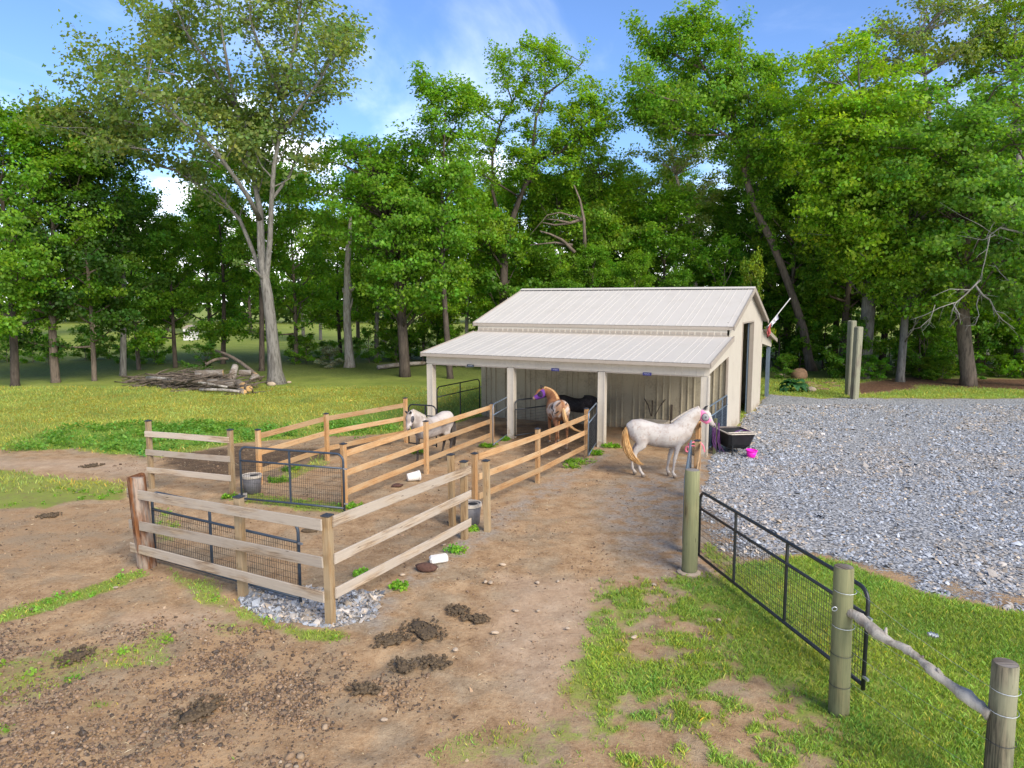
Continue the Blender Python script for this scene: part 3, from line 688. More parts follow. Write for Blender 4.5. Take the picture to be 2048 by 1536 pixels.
# lone gate posts
for (u, v, vt, lab) in ((905, 1050, 908, 'square wooden post standing alone just left of the grey bucket'), (975, 1062, 920, 'square wooden post standing alone just right of the grey bucket')):
    p = gp(u, v); t = thing('wooden_post', lab, 'post', p, 0, 'single square gate posts'); square_post(t, (0, 0, 0), zat(u, vt, p) - .03, 'post_wood', .125, True, R(-20), (R(rnd.uniform(-1.5, 1.5)), R(-1.5)))
# fence along the right of the yard, seen almost end on
P = [Vector((5.33, 20.1, 0)), Vector((4.52, 17.05, 0)), Vector((3.42, 13.25, 0))]
ff = thing('board_fence', 'tan three-board fence seen end on beside the white horse', 'fence', P[0])
for p in P: square_post(ff, p - P[0], 1.42, 'fresh_post', .12)
for i in range(2):
    d = (P[i + 1] - P[i]).normalized(); s = Vector((-d.y, d.x, 0)) * .078
    for z in (1.30, .82, .36): rail(ff, P[i] + s + Vector((0, 0, z)) - P[0] - d * (.06 if i == 0 else -.002), P[i + 1] + s + Vector((0, 0, z)) - P[0] + d * (.06 if i else -.002), 'fresh_wood', .07)
# round posts
def round_post(label, p, h, r, mat, lean=(0, 0), seed=0):
    t = thing('round_post', label, 'post', p, 0, 'round timber posts'); n = 20; vs = []; rn = random.Random(seed); L_ = 6
    for i in range(L_):
        z = -.3 + (h + .3) * i / (L_ - 1); q = r * (1.04 - .08 * i / (L_ - 1))
        for j in range(n):
            a = 2 * math.pi * j / n; k = q * (1 + .02 * math.sin(3 * a + seed) + .012 * math.sin(8 * a + i * .2)); vs.append((k * math.cos(a), k * math.sin(a), z))
    top = len(vs)
    for j in range(n):
        a = 2 * math.pi * j / n; vs.append((r * .9 * math.cos(a), r * .9 * math.sin(a), h + .012))
    fs = [(i * n + j, i * n + (j + 1) % n, i * n + n + (j + 1) % n, i * n + n + j) for i in range(L_) for j in range(n)]
    link('shaft', MB().add(vs, fs).mesh('shaft', M[mat], True), t, None, (lean[0], lean[1], seed))
    cp = MB().lathe([(.001, h + .016), (r * .5, h + .016), (r * .88, h + .0125)], n, None, False)
    link('end_grain', cp.mesh('end_grain', M['log_wood']), t, None, (lean[0], lean[1], seed))
    return t
rp1 = gp(1379, 1141); rp2 = gp(1677, 1420); rp3 = Vector((4.25, 5.95, 0))
rpA = round_post('mossy round post at the hinge end of the black gate', rp1, zat(1378, 941, rp1), .135, 'round_post', (0, 0), 1)
rpB = round_post('greenish round post with wire at the latch end of the black gate', rp2, zat(1690, 1137, rp2), .115, 'round_post', (0, R(1.2)), 2)
r3 = gd(2015, 1328, 6.35); rp3 = Vector((r3.x, r3.y, 0))
rpC = round_post('dark wet round post at the bottom right corner', rp3, r3.z, .115, 'dark_post', (0, R(.6)), 3)
cpad = link('concrete_collar', MB().lathe([(.001, -.05), (.205, -.05), (.21, -.005), (.17, .012), (.137, .015)], 13, None, False).mesh('concrete_collar', M['stone'])); cpad.parent = rpA; cpad.location = (-.02, -.04, 0)
# log brace and wires of the right-hand wire fence
lb = MB(); a = rp2 + Vector((.02, -.04, zat(1694, 1222, rp2))); b = rp3 + Vector((-.10, .02, zat(1995, 1436, rp3))); pts = []; rad = []; rn = random.Random(5)
for i in range(34):
    t = i / 33; p = a.lerp(b, t); p += Vector((rn.uniform(-.006, .006) + .015 * math.sin(t * 17), rn.uniform(-.006, .006), .05 * math.sin(t * 3.1) + .014 * math.sin(t * 13 + 1) + rn.uniform(-.005, .005))); pts.append(p - a); rad.append(.050 + .010 * math.sin(t * 9) + .006 * math.sin(t * 31) + rn.uniform(-.006, .008))
lb.tube(pts, rad, 9); lb.v = [(x + rn.uniform(-.005, .005), y + rn.uniform(-.005, .005), z + rn.uniform(-.006, .006)) for x, y, z in lb.v]
for t, az in ((.3, 1.2), (.55, -.6), (.7, 2.2)):
    q = a.lerp(b, t) - a + Vector((0, 0, .05)); lb.tube([q, q + Vector((.06 * math.cos(az), .03, .05 + .03 * math.sin(az)))], [.025, .012], 6)
lo = lb.obj('log_brace', M['log_grey'], None, True); lo.location = a; tag(lo, 'rough crooked log nailed as a slanting brace between the two right-hand round posts', 'log')
wf = thing('wire_fence', 'thin zinc wires strung between the round posts at lower right', 'fence', rp2)
wires = [((1690, 1180), (2012, 1377)), ((1690, 1250), (2010, 1420)), ((1682, 1305), (2006, 1480)), ((1680, 1366), (2002, 1550))]
def zray(u, v, base):
    return gd(u, v, base.y).z
for i, ((ua, va), (ub, vb)) in enumerate(wires):
    A = rp2 + Vector((.125, .0, zray(ua, va, rp2))); B = rp3 + Vector((-.125, 0, zray(ub, vb, rp3))); dd = (B - A)
    pts = [A + dd * t - rp2 + Vector((0, 0, -.03 * math.sin(math.pi * min(t, 1)))) for t in (0, .25, .5, .75, 1)]
    MB().tube(pts, .0016, 4).obj('wire', M['zinc'], wf)
    for c, base in ((A, rp2), (B, rp3)):
        ring = [(base.x - rp2.x + .124 * math.cos(x), base.y - rp2.y + .124 * math.sin(x), c.z + .006 * math.sin(x)) for x in np.linspace(0, 6.283, 17)]
        MB().tube(ring, .0035, 4, False).obj('wire_wrap', M['wire'] if i > 1 else M['zinc'], wf)
A = rp2 + Vector((-.10, -.08, zat(1672, 1212, rp2))); ch = MB().tube([A - rp2 + Vector((-.05 - .03 * math.cos(x), 0, .025 * math.sin(x))) for x in np.linspace(0, 6.28, 9)], .005, 5, False)
ch.obj('latch_ring', M['zinc'], wf)
iw = MB(); q = gd(1860, 1268, 8.0) - rp2
for kx in range(3): iw.lathe([(.012, -.03), (.03, -.02), (.018, 0), (.03, .02), (.012, .03)], 8, Matrix.Translation(q + Vector((kx * .035, 0, -.012 * kx))) @ Matrix.Rotation(R(80), 4, 'Y'))
iw.obj('tensioner', M['zinc'], wf)
# the left-hand wire fence strand and gates
def gate(label, p0, p1, h, mat, rail_z=None, ups=(.5,), lift=.10, mesh=True, r=.024, rc=.16, group='tubular field gates', round_l=True, round_r=True, mid=None, wire_mat='wire', name='tube_gate', sp=.052):
    p0, p1 = Vector(p0), Vector(p1); d = p1 - p0; Ln = d.xy.length
    t = thing(name, label, 'gate', (p0.x, p0.y, 0), math.atan2(d.y, d.x), group); z0, z1 = lift, lift + h
    def arc(cx, cz, a0, a1, n=6): return [(cx + rc * math.cos(a0 + (a1 - a0) * i / (n - 1)), 0, cz + rc * math.sin(a0 + (a1 - a0) * i / (n - 1))) for i in range(n)]
    pts = [(0, 0, z0)]
    pts += arc(rc, z1 - rc, math.pi, math.pi / 2) if round_l else [(0, 0, z1)]
    pts += arc(Ln - rc, z1 - rc, math.pi / 2, 0) if round_r else [(Ln, 0, z1)]
    pts += [(Ln, 0, z0 - .04)]
    MB().tube(pts, r, 8).obj('frame', M[mat], t, True)
    MB().tube([(0, 0, z0 + .02), (Ln, 0, z0 + .02)], r, 8).obj('bottom_tube', M[mat], t, True)
    rz = rail_z or (z0 + h * .74)
    for z in (rz if hasattr(rz, '__len__') else (rz,)): MB().tube([(0, 0, z), (Ln, 0, z)], r * .9, 8).obj('cross_tube', M[mat], t, True)
    for f in ups: MB().box((Ln * f - .02, -.017, z0 + .02), (Ln * f + .02, .017, z1 - .01)).obj('upright', M[mat], t)
    rz0 = max(rz) if hasattr(rz, '__len__') else rz
    if mesh:
        wm = MB(); x = .05
        def wire(a, b):
            ax = 0 if a[2] == b[2] else 2; e = .0021
            wm.box((min(a[0], b[0]) - (e if ax else 0), -e + .012, min(a[2], b[2]) - (0 if ax else e)), (max(a[0], b[0]) + (e if ax else 0), e + .012, max(a[2], b[2]) + (0 if ax else e)))
        while x < Ln - .02: wire((x, 0, z0 + .02), (x, 0, rz0)); x += sp
        z = z0 + .10
        while z < rz0 - .03: wire((.02, 0, z), (Ln - .02, 0, z)); z += .105
        o = wm.obj('wire_mesh', M[wire_mat], t); stuff(o)
    for z in (z0 + .12, z1 - .35): MB().box((Ln + .01, -.03, z), (Ln + .10, .0, z + .03)).obj('hinge', M['zinc'], t)
    return t
gate('dark grey tube gate closed across the left pen entrance', gp(484, 1000, .06), gp(689, 1020, .06), 1.28, 'gate_blue', None, (.49,), .08, True, .026, .17)
gate('dark blue tube gate standing open along the inside of the corner fence', gp(311, 1118, .06), gp(601, 1200, .06), 1.27, 'gate_blue', None, (.43,), .07, True, .026, .17)
gate('long black mesh gate across the right of the yard', gp(1397, 1112, .08), gp(1726, 1376, .06), 1.24, 'gate_black', None, (.29, .62), .08, True, .027, .17)
gate('small black gate with rounded top behind the pale horse', gp(818, 888, .08), gp(873, 893, .08), 1.32, 'gate_black', None, (.62,), .1, False, .024, .17)
gate('black gate closing the open left end of the lean-to', bw(.0, .45), bw(.0, 3.75), 1.45, 'gate_black', None, (.52,), .12, False, .024, .2)
gate('short grey gate between the second fence and the second barn post', gp(986, 892, .06), bw(SP - .16, .06), 1.36, 'gate_steel', None, (), .08, False, .02, .16)
gate('black mesh gate inside the bay in front of the spotted horse', gp(1030, 874, .05), gp(1108, 862, .05), 1.28, 'gate_black', None, (), .08, True, .024, .16)
gate('short mesh gate between the third fence and the barn post right of the black horse', gp(1176, 914, .06), bw(2 * SP - .17, .02), 1.38, 'gate_steel', None, (), .08, True, .02, .16, wire_mat='gate_black', sp=.02)
gate('blue grey gate closing the right end of the lean-to behind the handcart', bw(LEN + .02, .35), bw(LEN + .02, D1 - .12), 1.38, 'gate_steel', None, (.4, .75), .10, True, .026, .1, wire_mat='gate_blue', sp=.022)
gate('blue grey gate swung open along the end-on fence by the white horse', (3.34, 13.4, 0), (4.43, 17.3, 0), 1.30, 'gate_steel', None, (.5,), .10, True, .027, .16)
# ------------------------------------------------------------------ horses
def horse(label, loc, rz, scale, hide_fn, hair_mats, head, neck_mid, legs, tail, dark_ears=True, barrel=1.0, group='horses', mane_side=1, ear_tilt=0.0, white=1.0):
    """own frame: +x forward, +y left, z up, withers at 1.55. head: (poll, muzzle); legs: four lists of (x, y, z, half width x, half width y)"""
    m = MB(); k = barrel
    m.loft([((-.84, 0, 1.14), .05, .10, .14), ((-.80, 0, 1.16), .15 * k, .19, .26), ((-.70, 0, 1.19), .235 * k, .28, .33), ((-.52, 0, 1.20), .275 * k, .325, .34), ((-.32, 0, 1.17), .27 * k, .325, .31), ((-.1, 0, 1.12), .285 * k, .325, .30),
            ((.14, 0, 1.10), .29 * k, .335, .31), ((.34, 0, 1.12), .27 * k, .36, .31), ((.5, 0, 1.17), .245 * k, .365, .31), ((.64, 0, 1.18), .215 * k, .30, .29), ((.76, 0, 1.16), .17 * k, .20, .22), ((.83, 0, 1.14), .07, .10, .12)], (0, 1, 0), 18)
    poll, muz = Vector(head[0]), Vector(head[1]); nm = Vector(neck_mid)
    base = Vector((.50, 0, 1.22))
    def bez(t): return base * (1 - t) ** 2 + nm * 2 * t * (1 - t) + poll * t * t
    side_end = Vector((muz - poll)); side_end.z = 0
    hs = Vector((-side_end.y, side_end.x, 0)); hs = hs.normalized() if hs.length > .02 else Vector((0, 1, 0))
    ns = Vector((0, 1, 0))
    rings = []
    for i in range(9):
        t = i / 8; rings.append((bez(t), .19 * (1 - t) + .085 * t, .33 * (1 - t) ** 1.2 + .135 * (1 - (1 - t) ** 1.2), .30 * (1 - t) ** 1.1 + .145 * (1 - (1 - t) ** 1.1)))
    m.loft(rings, (ns * .6 + hs * .4), 16)
    # head
    hd = muz - poll; up = hd.cross(hs).normalized(); up = up if up.z > 0 else -up
    hp = [(-.08, .065, .06, .08, .02), (.0, .085, .085, .12, .0), (.18, .10, .095, .155, -.005), (.36, .098, .09, .16, -.012), (.55, .078, .075, .115, -.02), (.75, .058, .058, .078, -.02), (.9, .058, .05, .066, -.018), (.98, .048, .04, .052, -.018), (1.03, .02, .018, .022, -.02)]
    def hpt(t, o=0.0): return poll + hd * t + up * o
    m.loft([(hpt(t, o), a, b, c) for t, a, b, c, o in hp], hs, 16)
    # ears
    ears = []
    fwd = hd.normalized()
    for s in (-1, 1):
        e0 = hpt(.02, .07) + hs * s * .055; e1 = e0 + up * .09 + hs * s * .025 - fwd * .02; e2 = e0 + up * .18 + hs * s * .025 + fwd * (.01 + ear_tilt)
        m.tube([e0, e0.lerp(e1, .5), e1, e2], [.030, .040, .034, .006], 8); ears.append((e1, e2))
    for lg in legs:
        pts = [((x, y, z), wy, wx) for x, y, z, wx, wy in lg]
        m.loft([(p, a, b) for p, a, b in pts], (0, 1, 0), 12)
    me = m.mesh('horse', None, False)
    ob = bpy.data.objects.new('tmp', me); COL.objects.link(ob)
    md = ob.modifiers.new('r', 'REMESH'); md.mode = 'VOXEL'; md.voxel_size = .022
    ms = ob.modifiers.new('s', 'SMOOTH'); ms.factor = .5; ms.iterations = 7
    dg = bpy.context.evaluated_depsgraph_get(); me2 = bpy.data.meshes.new_from_object(ob.evaluated_get(dg)); bpy.data.objects.remove(ob); bpy.data.meshes.remove(me)
    me2.name = 'horse'; nv = len(me2.vertices); co = np.empty(nv * 3, np.float32); me2.vertices.foreach_get('co', co); co = co.reshape(-1, 3)
    colr = np.ones((nv, 4), np.float32); c = hide_fn(co[:, 0], co[:, 1], co[:, 2])
    # hooves, muzzle, ears
    if dark_ears is not None:
        for e1, e2 in ears:
            dd = np.linalg.norm(co - np.array(e1.lerp(e2, .3)), axis=1); q = ss(dd, .13, .07)[:, None]; c = c * (1 - q) + np.array((.035, .03, .03)) * q
    dm = np.linalg.norm(co - np.array(hpt(1.0, -.02)), axis=1); q = ss(dm, .15, .05)[:, None] * .75; c = c * (1 - q) + np.array(head[2]) * q
    for s in (-1, 1):
        nz = np.array(hpt(.95, .0) + hs * s * .055); q = ss(np.linalg.norm(co - nz, axis=1), .040, .022)[:, None]; c = c * (1 - q) + .02 * q
        ey = np.array(hpt(.34, .035) + hs * s * .098); q = ss(np.linalg.norm(co - ey, axis=1), .045, .026)[:, None]; c = c * (1 - q) + .012 * q
    q = ss(co[:, 2], .085, .065)[:, None]; c = c * (1 - q) + np.array((.30, .23, .17)) * q
    colr[:, :3] = np.asarray(c) * white
    at = me2.attributes.new('Col', 'FLOAT_COLOR', 'POINT'); at.data.foreach_set('color', colr.ravel())
    me2.polygons.foreach_set('use_smooth', [True] * len(me2.polygons)); me2.materials.clear(); me2.materials.append(M['hide'])
    h = link('horse', me2, None, loc, (0, 0, rz)); h.scale = (scale,) * 3; tag(h, label, 'horse', group)
    rn = random.Random(int(loc[0] * 100))
    # tail: locks of hair that follow one curve
    tm = MB(); tp = [Vector(p) for p in tail['pts']]
    def curve(t):
        x = t * (len(tp) - 1); i = min(int(x), len(tp) - 2); f = x - i
        p0, p1, p2, p3 = tp[max(i - 1, 0)], tp[i], tp[i + 1], tp[min(i + 2, len(tp) - 1)]
        return .5 * ((2 * p1) + (p2 - p0) * f + (2 * p0 - 5 * p1 + 4 * p2 - p3) * f * f + (3 * p1 - p0 - 3 * p2 + p3) * f ** 3)
    for i in range(tail.get('n', 70)):
        a = rn.uniform(0, 6.28); q = rn.random() ** .6; en = rn.uniform(.7, 1.05); pts = []; w = tail['w']
        for j in range(8):
            t = j / 7 * en; sp = (.25 + 1.0 * math.sin(min(t, 1) * 2.4)) * w * q
            pts.append(curve(min(t, 1)) + Vector((math.cos(a) * sp, math.sin(a) * sp, 0)) + Vector((rn.uniform(-1, 1), rn.uniform(-1, 1), 0)) * w * .35 * t * t + (Vector((0, 0, -.06)) * max(0, t - 1)))
        tm.tube(pts, [.016, .019, .019, .018, .016, .013, .009, .003], 4)
    tm.obj('tail', M[hair_mats[0]], h, True)
    mm = MB()
    for i in range(46):
        t = .06 + .92 * i / 45; p = bez(t); tg = (bez(min(t + .02, 1)) - bez(t - .02)).normalized(); sd_ = (ns * .6 + hs * .4); upn = tg.cross(sd_).normalized(); upn = upn if upn.z > 0 or upn.x < 0 else -upn
        hu = .33 * (1 - t) ** 1.2 + .135 * (1 - (1 - t) ** 1.2)
        p0 = p + upn * (hu - .02); s = mane_side; ln = rn.uniform(.6, 1.0) * (.24 if 0.1 < t < .95 else .12)
        pts = [p0, p0 + upn * .03 + sd_ * s * .03, p0 - upn * ln * .45 + sd_ * s * (.075 + .03 * (1 - t)), p0 - upn * ln + sd_ * s * (.09 + .05 * (1 - t)) + tg * rn.uniform(-.05, .05)]
        mm.tube(pts, [.016, .02, .017, .005], 4)
    mm.obj('mane', M[hair_mats[1]], h, True)
    return h, hpt, hs, up, hd, hp
def fly_mask(h, hpt, hs, up, hd, hp, base, eye, rim, t0=.02, t1=.66, name='fly_mask', label=None):
    NT, NS = 26, 40; V = []; T = []; A = []
    ts = [x[0] for x in hp]
    for i in range(NT):
        t = t0 + (t1 - t0) * i / (NT - 1); r = [np.interp(t, ts, [x[j] for x in hp]) for j in (1, 2, 3, 4)]
        for j in range(NS):
            a = 2 * math.pi * j / NS; g = .014
            bul = .02 * math.exp(-((t - .32) / .14) ** 2) * abs(math.cos(a)) ** 1.5
            V.append(hpt(t, r[3]) + hs * (r[0] + g + bul) * math.cos(a) + up * ((r[1] if math.sin(a) > 0 else r[2]) + g) * math.sin(a)); T.append(t); A.append(a)
    F = [(i * NS + j, i * NS + (j + 1) % NS, (i + 1) * NS + (j + 1) % NS, (i + 1) * NS + j) for i in range(NT - 1) for j in range(NS)]
    T = np.array(T); A = np.array(A); lat = np.minimum(np.abs(A - .12), np.minimum(np.abs(A - 2 * math.pi - .12), np.abs(A - (math.pi - .12))))
    d = np.sqrt(((T - .34) / .19) ** 2 + (lat / .80) ** 2)
    c = np.tile(np.array(base), (len(V), 1)); q = ss(d, 1.12, 1.0)[:, None]; c = c * (1 - q) + np.array(rim) * q; q = ss(d, .92, .84)[:, None]; c = c * (1 - q) + np.array(eye) * q
    q = ss(d, .34, .2)[:, None]; c = c * (1 - q) + np.array(eye) * .25 * q
    me = np_mesh(name, np.array([tuple(v) for v in V]), np.array(F), {'Col': np.concatenate([c, np.ones((len(V), 1))], 1)}, True); me.materials.append(M['hide'])
    o = link(name, me, h)
    if label: o['label'] = label
    return o
def leg_front(x, y, dx=0.0, fx=0.0):
    return [(x, y * .9, 1.22, .17, .085), (x + .02, y, 1.0, .135, .085), (x + dx * .25, y, .86, .085, .066), (x + dx * .5, y, .66, .062, .052), (x + dx * .72, y, .50, .056, .05), (x + dx * .76, y, .44, .046, .042), (x + dx * .88, y, .28, .034, .032), (x + dx, y, .15, .046, .04), (x + dx + .03 + fx, y, .09, .042, .04), (x + dx + .055 + fx, y, .05, .06, .052), (x + dx + .075 + fx, y, .0, .072, .06)]
def leg_hind(x, y, dx=0.0):
    return [(x + .10, y * .75, 1.22, .24, .13), (x + .14, y, 1.02, .20, .115), (x + .12, y, .84, .135, .085), (x - .02, y, .70, .085, .06), (x - .09 + dx * .3, y, .58, .068, .05), (x - .07 + dx * .45, y, .50, .052, .043), (x - .03 + dx * .75, y, .32, .038, .034), (x + dx, y, .16, .048, .042), (x + .04 + dx, y, .10, .042, .04), (x + .07 + dx, y, .05, .060, .052), (x + .09 + dx, y, .0, .072, .06)]
def mixv(a, b, q): q = q[:, None]; return np.array(a) * (1 - q) + np.array(b) * q
def white_hide(x, y, z):
    n = fbm(x * 6 + 3, z * 6 + y * 4, 31, 4); m = fbm(x * 2 + y, z * 2.5, 35, 3)
    c = mixv((.70, .63, .55), (.57, .49, .42), ss(n, .42, .75)); c = c * (1 - .55 * ss(m, .5, .75)[:, None] * ss(z, 1.5, .9)[:, None]) + np.array((.47, .43, .40)) * .55 * (ss(m, .5, .75) * ss(z, 1.5, .9))[:, None]
    sp = ss(fbm(x * 30, z * 30 + y * 11, 38, 2), .66, .78) * .5; c = c * (1 - sp[:, None]) + np.array((.40, .25, .18)) * sp[:, None]
    q = ss(np.abs(x - .95) + np.abs(z - 1.6), .22, .05) * .5; c = c * (1 - q[:, None]) + np.array((.42, .29, .18)) * q[:, None]
    return c
def grey_hide(x, y, z):
    n = fbm(x * 5, z * 5 + y * 4, 41, 4); c = mixv((.66, .57, .48), (.42, .34, .28), ss(n, .4, .7))
    q = ss(x, .45, .75) * ss(z, 1.35, 1.1) * .7; c = c * (1 - q[:, None]) + mixv((.42, .42, .44), (.16, .16, .18), ss(fbm(y * 12, z * 12, 43, 3), .42, .62)) * q[:, None]
    q = ss(z, .92, .62); c = c * (1 - q[:, None]) + np.array((.07, .055, .045)) * q[:, None]
    q = ss(x, .95, 1.1) * ss(np.abs(y), .2, .05); return c * (1 - .3 * q[:, None]) + np.array((.7, .64, .58)) * .3 * q[:, None]
def spotted_hide(x, y, z):
    n = fbm(x * 5 + 1, z * 5 + y * 5, 51, 4); c = mixv((.36, .15, .055), (.24, .09, .035), ss(n, .4, .65))
    b = ss(x + (fbm(y * 4, z * 4, 53, 3) - .5) * .9, .25, -.15) * ss(z + (fbm(x * 4, y * 6, 54) - .5) * .5, .88, 1.08) * ss(np.abs(y) + (x + .6) * .0, .015, .075)
    w = mixv((.70, .58, .48), (.46, .25, .13), ss(fbm(x * 7, z * 7 + y * 7, 55, 3), .42, .62)); c = c * (1 - b[:, None]) + w * b[:, None]
    sp = b * ss(fbm(x * 9 + 4, z * 9 + y * 8, 57, 2), .64, .72); c = c * (1 - sp[:, None]) + np.array((.05, .035, .03)) * sp[:, None]
    q = ss(z, .55, .3) * ss(fbm(x * 6, z * 9, 58), .35, .6); return c * (1 - q[:, None] * .7) + np.array((.50, .36, .24)) * .7 * q[:, None]
def black_hide(x, y, z): return mixv((.014, .012, .012), (.034, .026, .024), ss(fbm(x * 4, z * 4 + y, 61, 3), .35, .7))
# white horse in the yard
wp = gp(1318, 952); 
H1 = horse('white flea-bitten horse with golden tail and a pink fly mask standing in the yard', wp, R(-6), 1.035, white_hide, ('hair_gold', 'hair_white'),
      ((1.06, .02, 1.77), (1.42, -.06, 1.37), (.34, .26, .25)), (.80, 0, 1.62),
      [leg_front(.42, .15, -.20), leg_front(.50, -.15, -.16), leg_hind(-.62, .15, -.08), leg_hind(-.62, -.16, .12)],
      dict(pts=[(-.80, 0, 1.38), (-.90, -.02, 1.20), (-.90, -.05, .90), (-.80, -.14, .64), (-.64, -.22, .44), (-.48, -.25, .36)], w=.10, n=90), True, .95, white=.66)
fly_mask(*H1, (.80, .20, .36), (.26, .25, .25), (.05, .03, .04), -.03, .64, label='bright pink fly mask with grey mesh eyes')
# pale horse looking over the fence of the left pen
gpv = gp(858, 926)
H2 = horse('pale grey horse with dark legs and a white fly mask behind the second tan fence', gp(866, 924), R(-128), .97, grey_hide, ('hair_dark', 'hair_white'),
      ((1.02, .10, 1.66), (1.22, .17, 1.19), (.30, .20, .17)), (.84, .03, 1.52),
      [leg_front(.47, .15, -.02), leg_front(.47, -.15, .04), leg_hind(-.60, .15, 0), leg_hind(-.62, -.15, .05)],
      dict(pts=[(-.80, 0, 1.36), (-.90, 0, 1.2), (-.92, .02, .9), (-.90, .03, .6), (-.88, .03, .34)], w=.07, n=60), True, 1.04, white=.70)
fly_mask(*H2, (.52, .45, .41), (.07, .065, .07), (.05, .05, .05), -.02, .72, label='white fly mask with dark mesh eyes')
# spotted horse seen from behind
H3 = horse('chestnut spotted horse with white rump and purple fly mask seen from behind', gp(1114, 890), R(98), 1.05, spotted_hide, ('hair_mixed', 'hair_mixed'),
      ((.90, .26, 1.66), (1.0, .64, 1.36), (.45, .36, .33)), (.84, -.05, 1.58),
      [leg_front(.50, .15, -.02), leg_front(.44, -.14, .06), leg_hind(-.60, .15, .10), leg_hind(-.64, -.16, -.06)],
      dict(pts=[(-.80, 0, 1.42), (-.90, -.02, 1.22), (-.93, -.07, .96), (-.93, -.20, .76), (-.90, -.42, .62), (-.86, -.64, .56)], w=.055, n=70), True, 1.10, white=.78)
fly_mask(*H3, (.13, .035, .23), (.03, .018, .04), (.02, .012, .03), -.04, .78, label='deep purple fly mask')
# black horse at the back of the same bay
H4 = horse('black horse half hidden behind the spotted horse in the shade of the bay', bw(4.75, 2.6), R(-24), .84, black_hide, ('hair_black', 'hair_black'),
      ((1.08, -.05, 1.15), (1.30, -.08, .62), (.03, .025, .025)), (.92, 0, 1.42),
      [leg_front(.47, .15, 0), leg_front(.52, -.15, .05), leg_hind(-.60, .15, 0), leg_hind(-.62, -.15, .05)],
      dict(pts=[(-.80, 0, 1.36), (-.90, 0, 1.15), (-.90, .02, .8), (-.88, .03, .4)], w=.06, n=40), None, 1.06)
# ------------------------------------------------------------------ small things
rp = random.Random(11)
# handcart
ct = thing('handcart', 'black plastic dump cart with pale rim standing by the barn corner', 'cart', gp(1468, 903), R(6))
def rr(w0, d0, z, c=.06, xo=0.0, yo=0.0):
    x, y = w0 / 2, d0 / 2; return [(-x + c + xo, -y + yo, z), (x - c + xo, -y + yo, z), (x + xo, -y + c + yo, z), (x + xo, y - c + yo, z), (x - c + xo, y + yo, z), (-x + c + xo, y + yo, z), (-x + xo, y - c + yo, z), (-x + xo, -y + c + yo, z)]
def skin(mb, loops, capl=True):
    vs = [p for l in loops for p in l]; n = len(loops[0]); fs = [(i * n + j, i * n + (j + 1) % n, i * n + n + (j + 1) % n, i * n + n + j) for i in range(len(loops) - 1) for j in range(n)]
    if capl: fs += [tuple(range(n - 1, -1, -1)), tuple(range((len(loops) - 1) * n, len(loops) * n))]
    return mb.add(vs, fs)
skin(MB(), [rr(.62, .85, .17, .08, 0, .1), rr(.70, .98, .24, .09, 0, .08), rr(.74, 1.06, .30, .09, 0, .06), rr(.86, 1.28, .66, .08)]).obj('tub', M['tub_black'], ct)
skin(MB(), [rr(.88, 1.30, .668, .08), rr(.94, 1.36, .672, .09), rr(.94, 1.36, .702, .09), rr(.84, 1.26, .704, .08), rr(.84, 1.26, .672, .08)], False).obj('rim', M['rim_pale'], ct)
skin(MB(), [rr(.84, 1.26, .705, .08), rr(.82, 1.23, .64, .08), rr(.68, 1.0, .33, .08, 0, .05), rr(.60, .85, .27, .08, 0, .05)][:], False).add(rr(.60, .85, .272, .08, 0, .05), [tuple(range(8))]).obj('liner', M['tub_inner'], ct)
for s in (-1, 1):
    wv = MB().lathe([(.16, -.03), (.20, -.035), (.215, -.02), (.215, .02), (.20, .035), (.16, .03)], 22, Matrix.Translation((s * .50, .38, .215)) @ Matrix.Rotation(R(90), 4, 'Y')); wo = wv.obj('wheel', M['black_rubber'], ct, True)
    hb = MB().lathe([(.04, -.045), (.04, .045)], 10, Matrix.Translation((s * .50, .38, .215)) @ Matrix.Rotation(R(90), 4, 'Y'))
    for q in range(5):
        a = q * 1.2566; hb.tube([(s * .5, .38 + .03 * math.cos(a), .215 + .03 * math.sin(a)), (s * .5, .38 + .17 * math.cos(a), .215 + .17 * math.sin(a))], .013, 5)
    hb.obj('hub', M['rim_pale'], wo)
    MB().tube([(s * .27, -.50, .3), (s * .27, -.48, .0)], .022, 7).obj('leg', M['gate_black'], ct)
MB().tube([(-.50, -.66, .735), (-.1, -.64, .745), (.36, -.60, .735)], .018, 7).obj('handle_bar', M['rim_pale'], ct)
MB().tube([(-.52, .38, .215), (.52, .38, .215)], .015, 7).obj('axle', M['gate_black'], ct)
hl = thing('halter_strap', 'dark purple strap and grey hook lying across the rim of the dump cart', 'strap', gp(1470, 903) + Vector((0, 0, .70)))
MB().tube([(-.2, -.5, .02), (.0, -.35, .05), (.18, -.28, .045), (.33, -.42, .03), (.36, -.55, -.02)], .02, 6).obj('strap', M['purple'], hl)
MB().tube([(-.05, -.45, .03), (.05, -.40, .06), (.1, -.36, .04)], .012, 6).obj('hook', M['zinc'], hl)
def pail(name, label, p, r0, r1, h, mat, rim, group=None, rim_h=.03, water=None, tilt=(0, 0, 0), inner=None):
    t = thing(name, label, 'bucket', p, 0, group); t.rotation_euler = tilt
    MB().lathe([(r0 * .9, 0), (r0, .01), (r1, h), (r1 - .014, h), (r0 - .014, .02), (.001, .02)], 24).obj('body', M[mat], t, True)
    MB().lathe([(r1 + .001, h - rim_h), (r1 + .014, h - rim_h), (r1 + .014, h + .006), (r1 - .015, h + .006), (r1 - .015, h - rim_h)], 24, None, False).obj('rim', M[rim], t)
    if water: MB().lathe([(.001, h * water), (r1 - .016, h * water)], 24, None, False).obj('lid' if inner else 'water', M[inner or 'tub_black'], t)
    return t
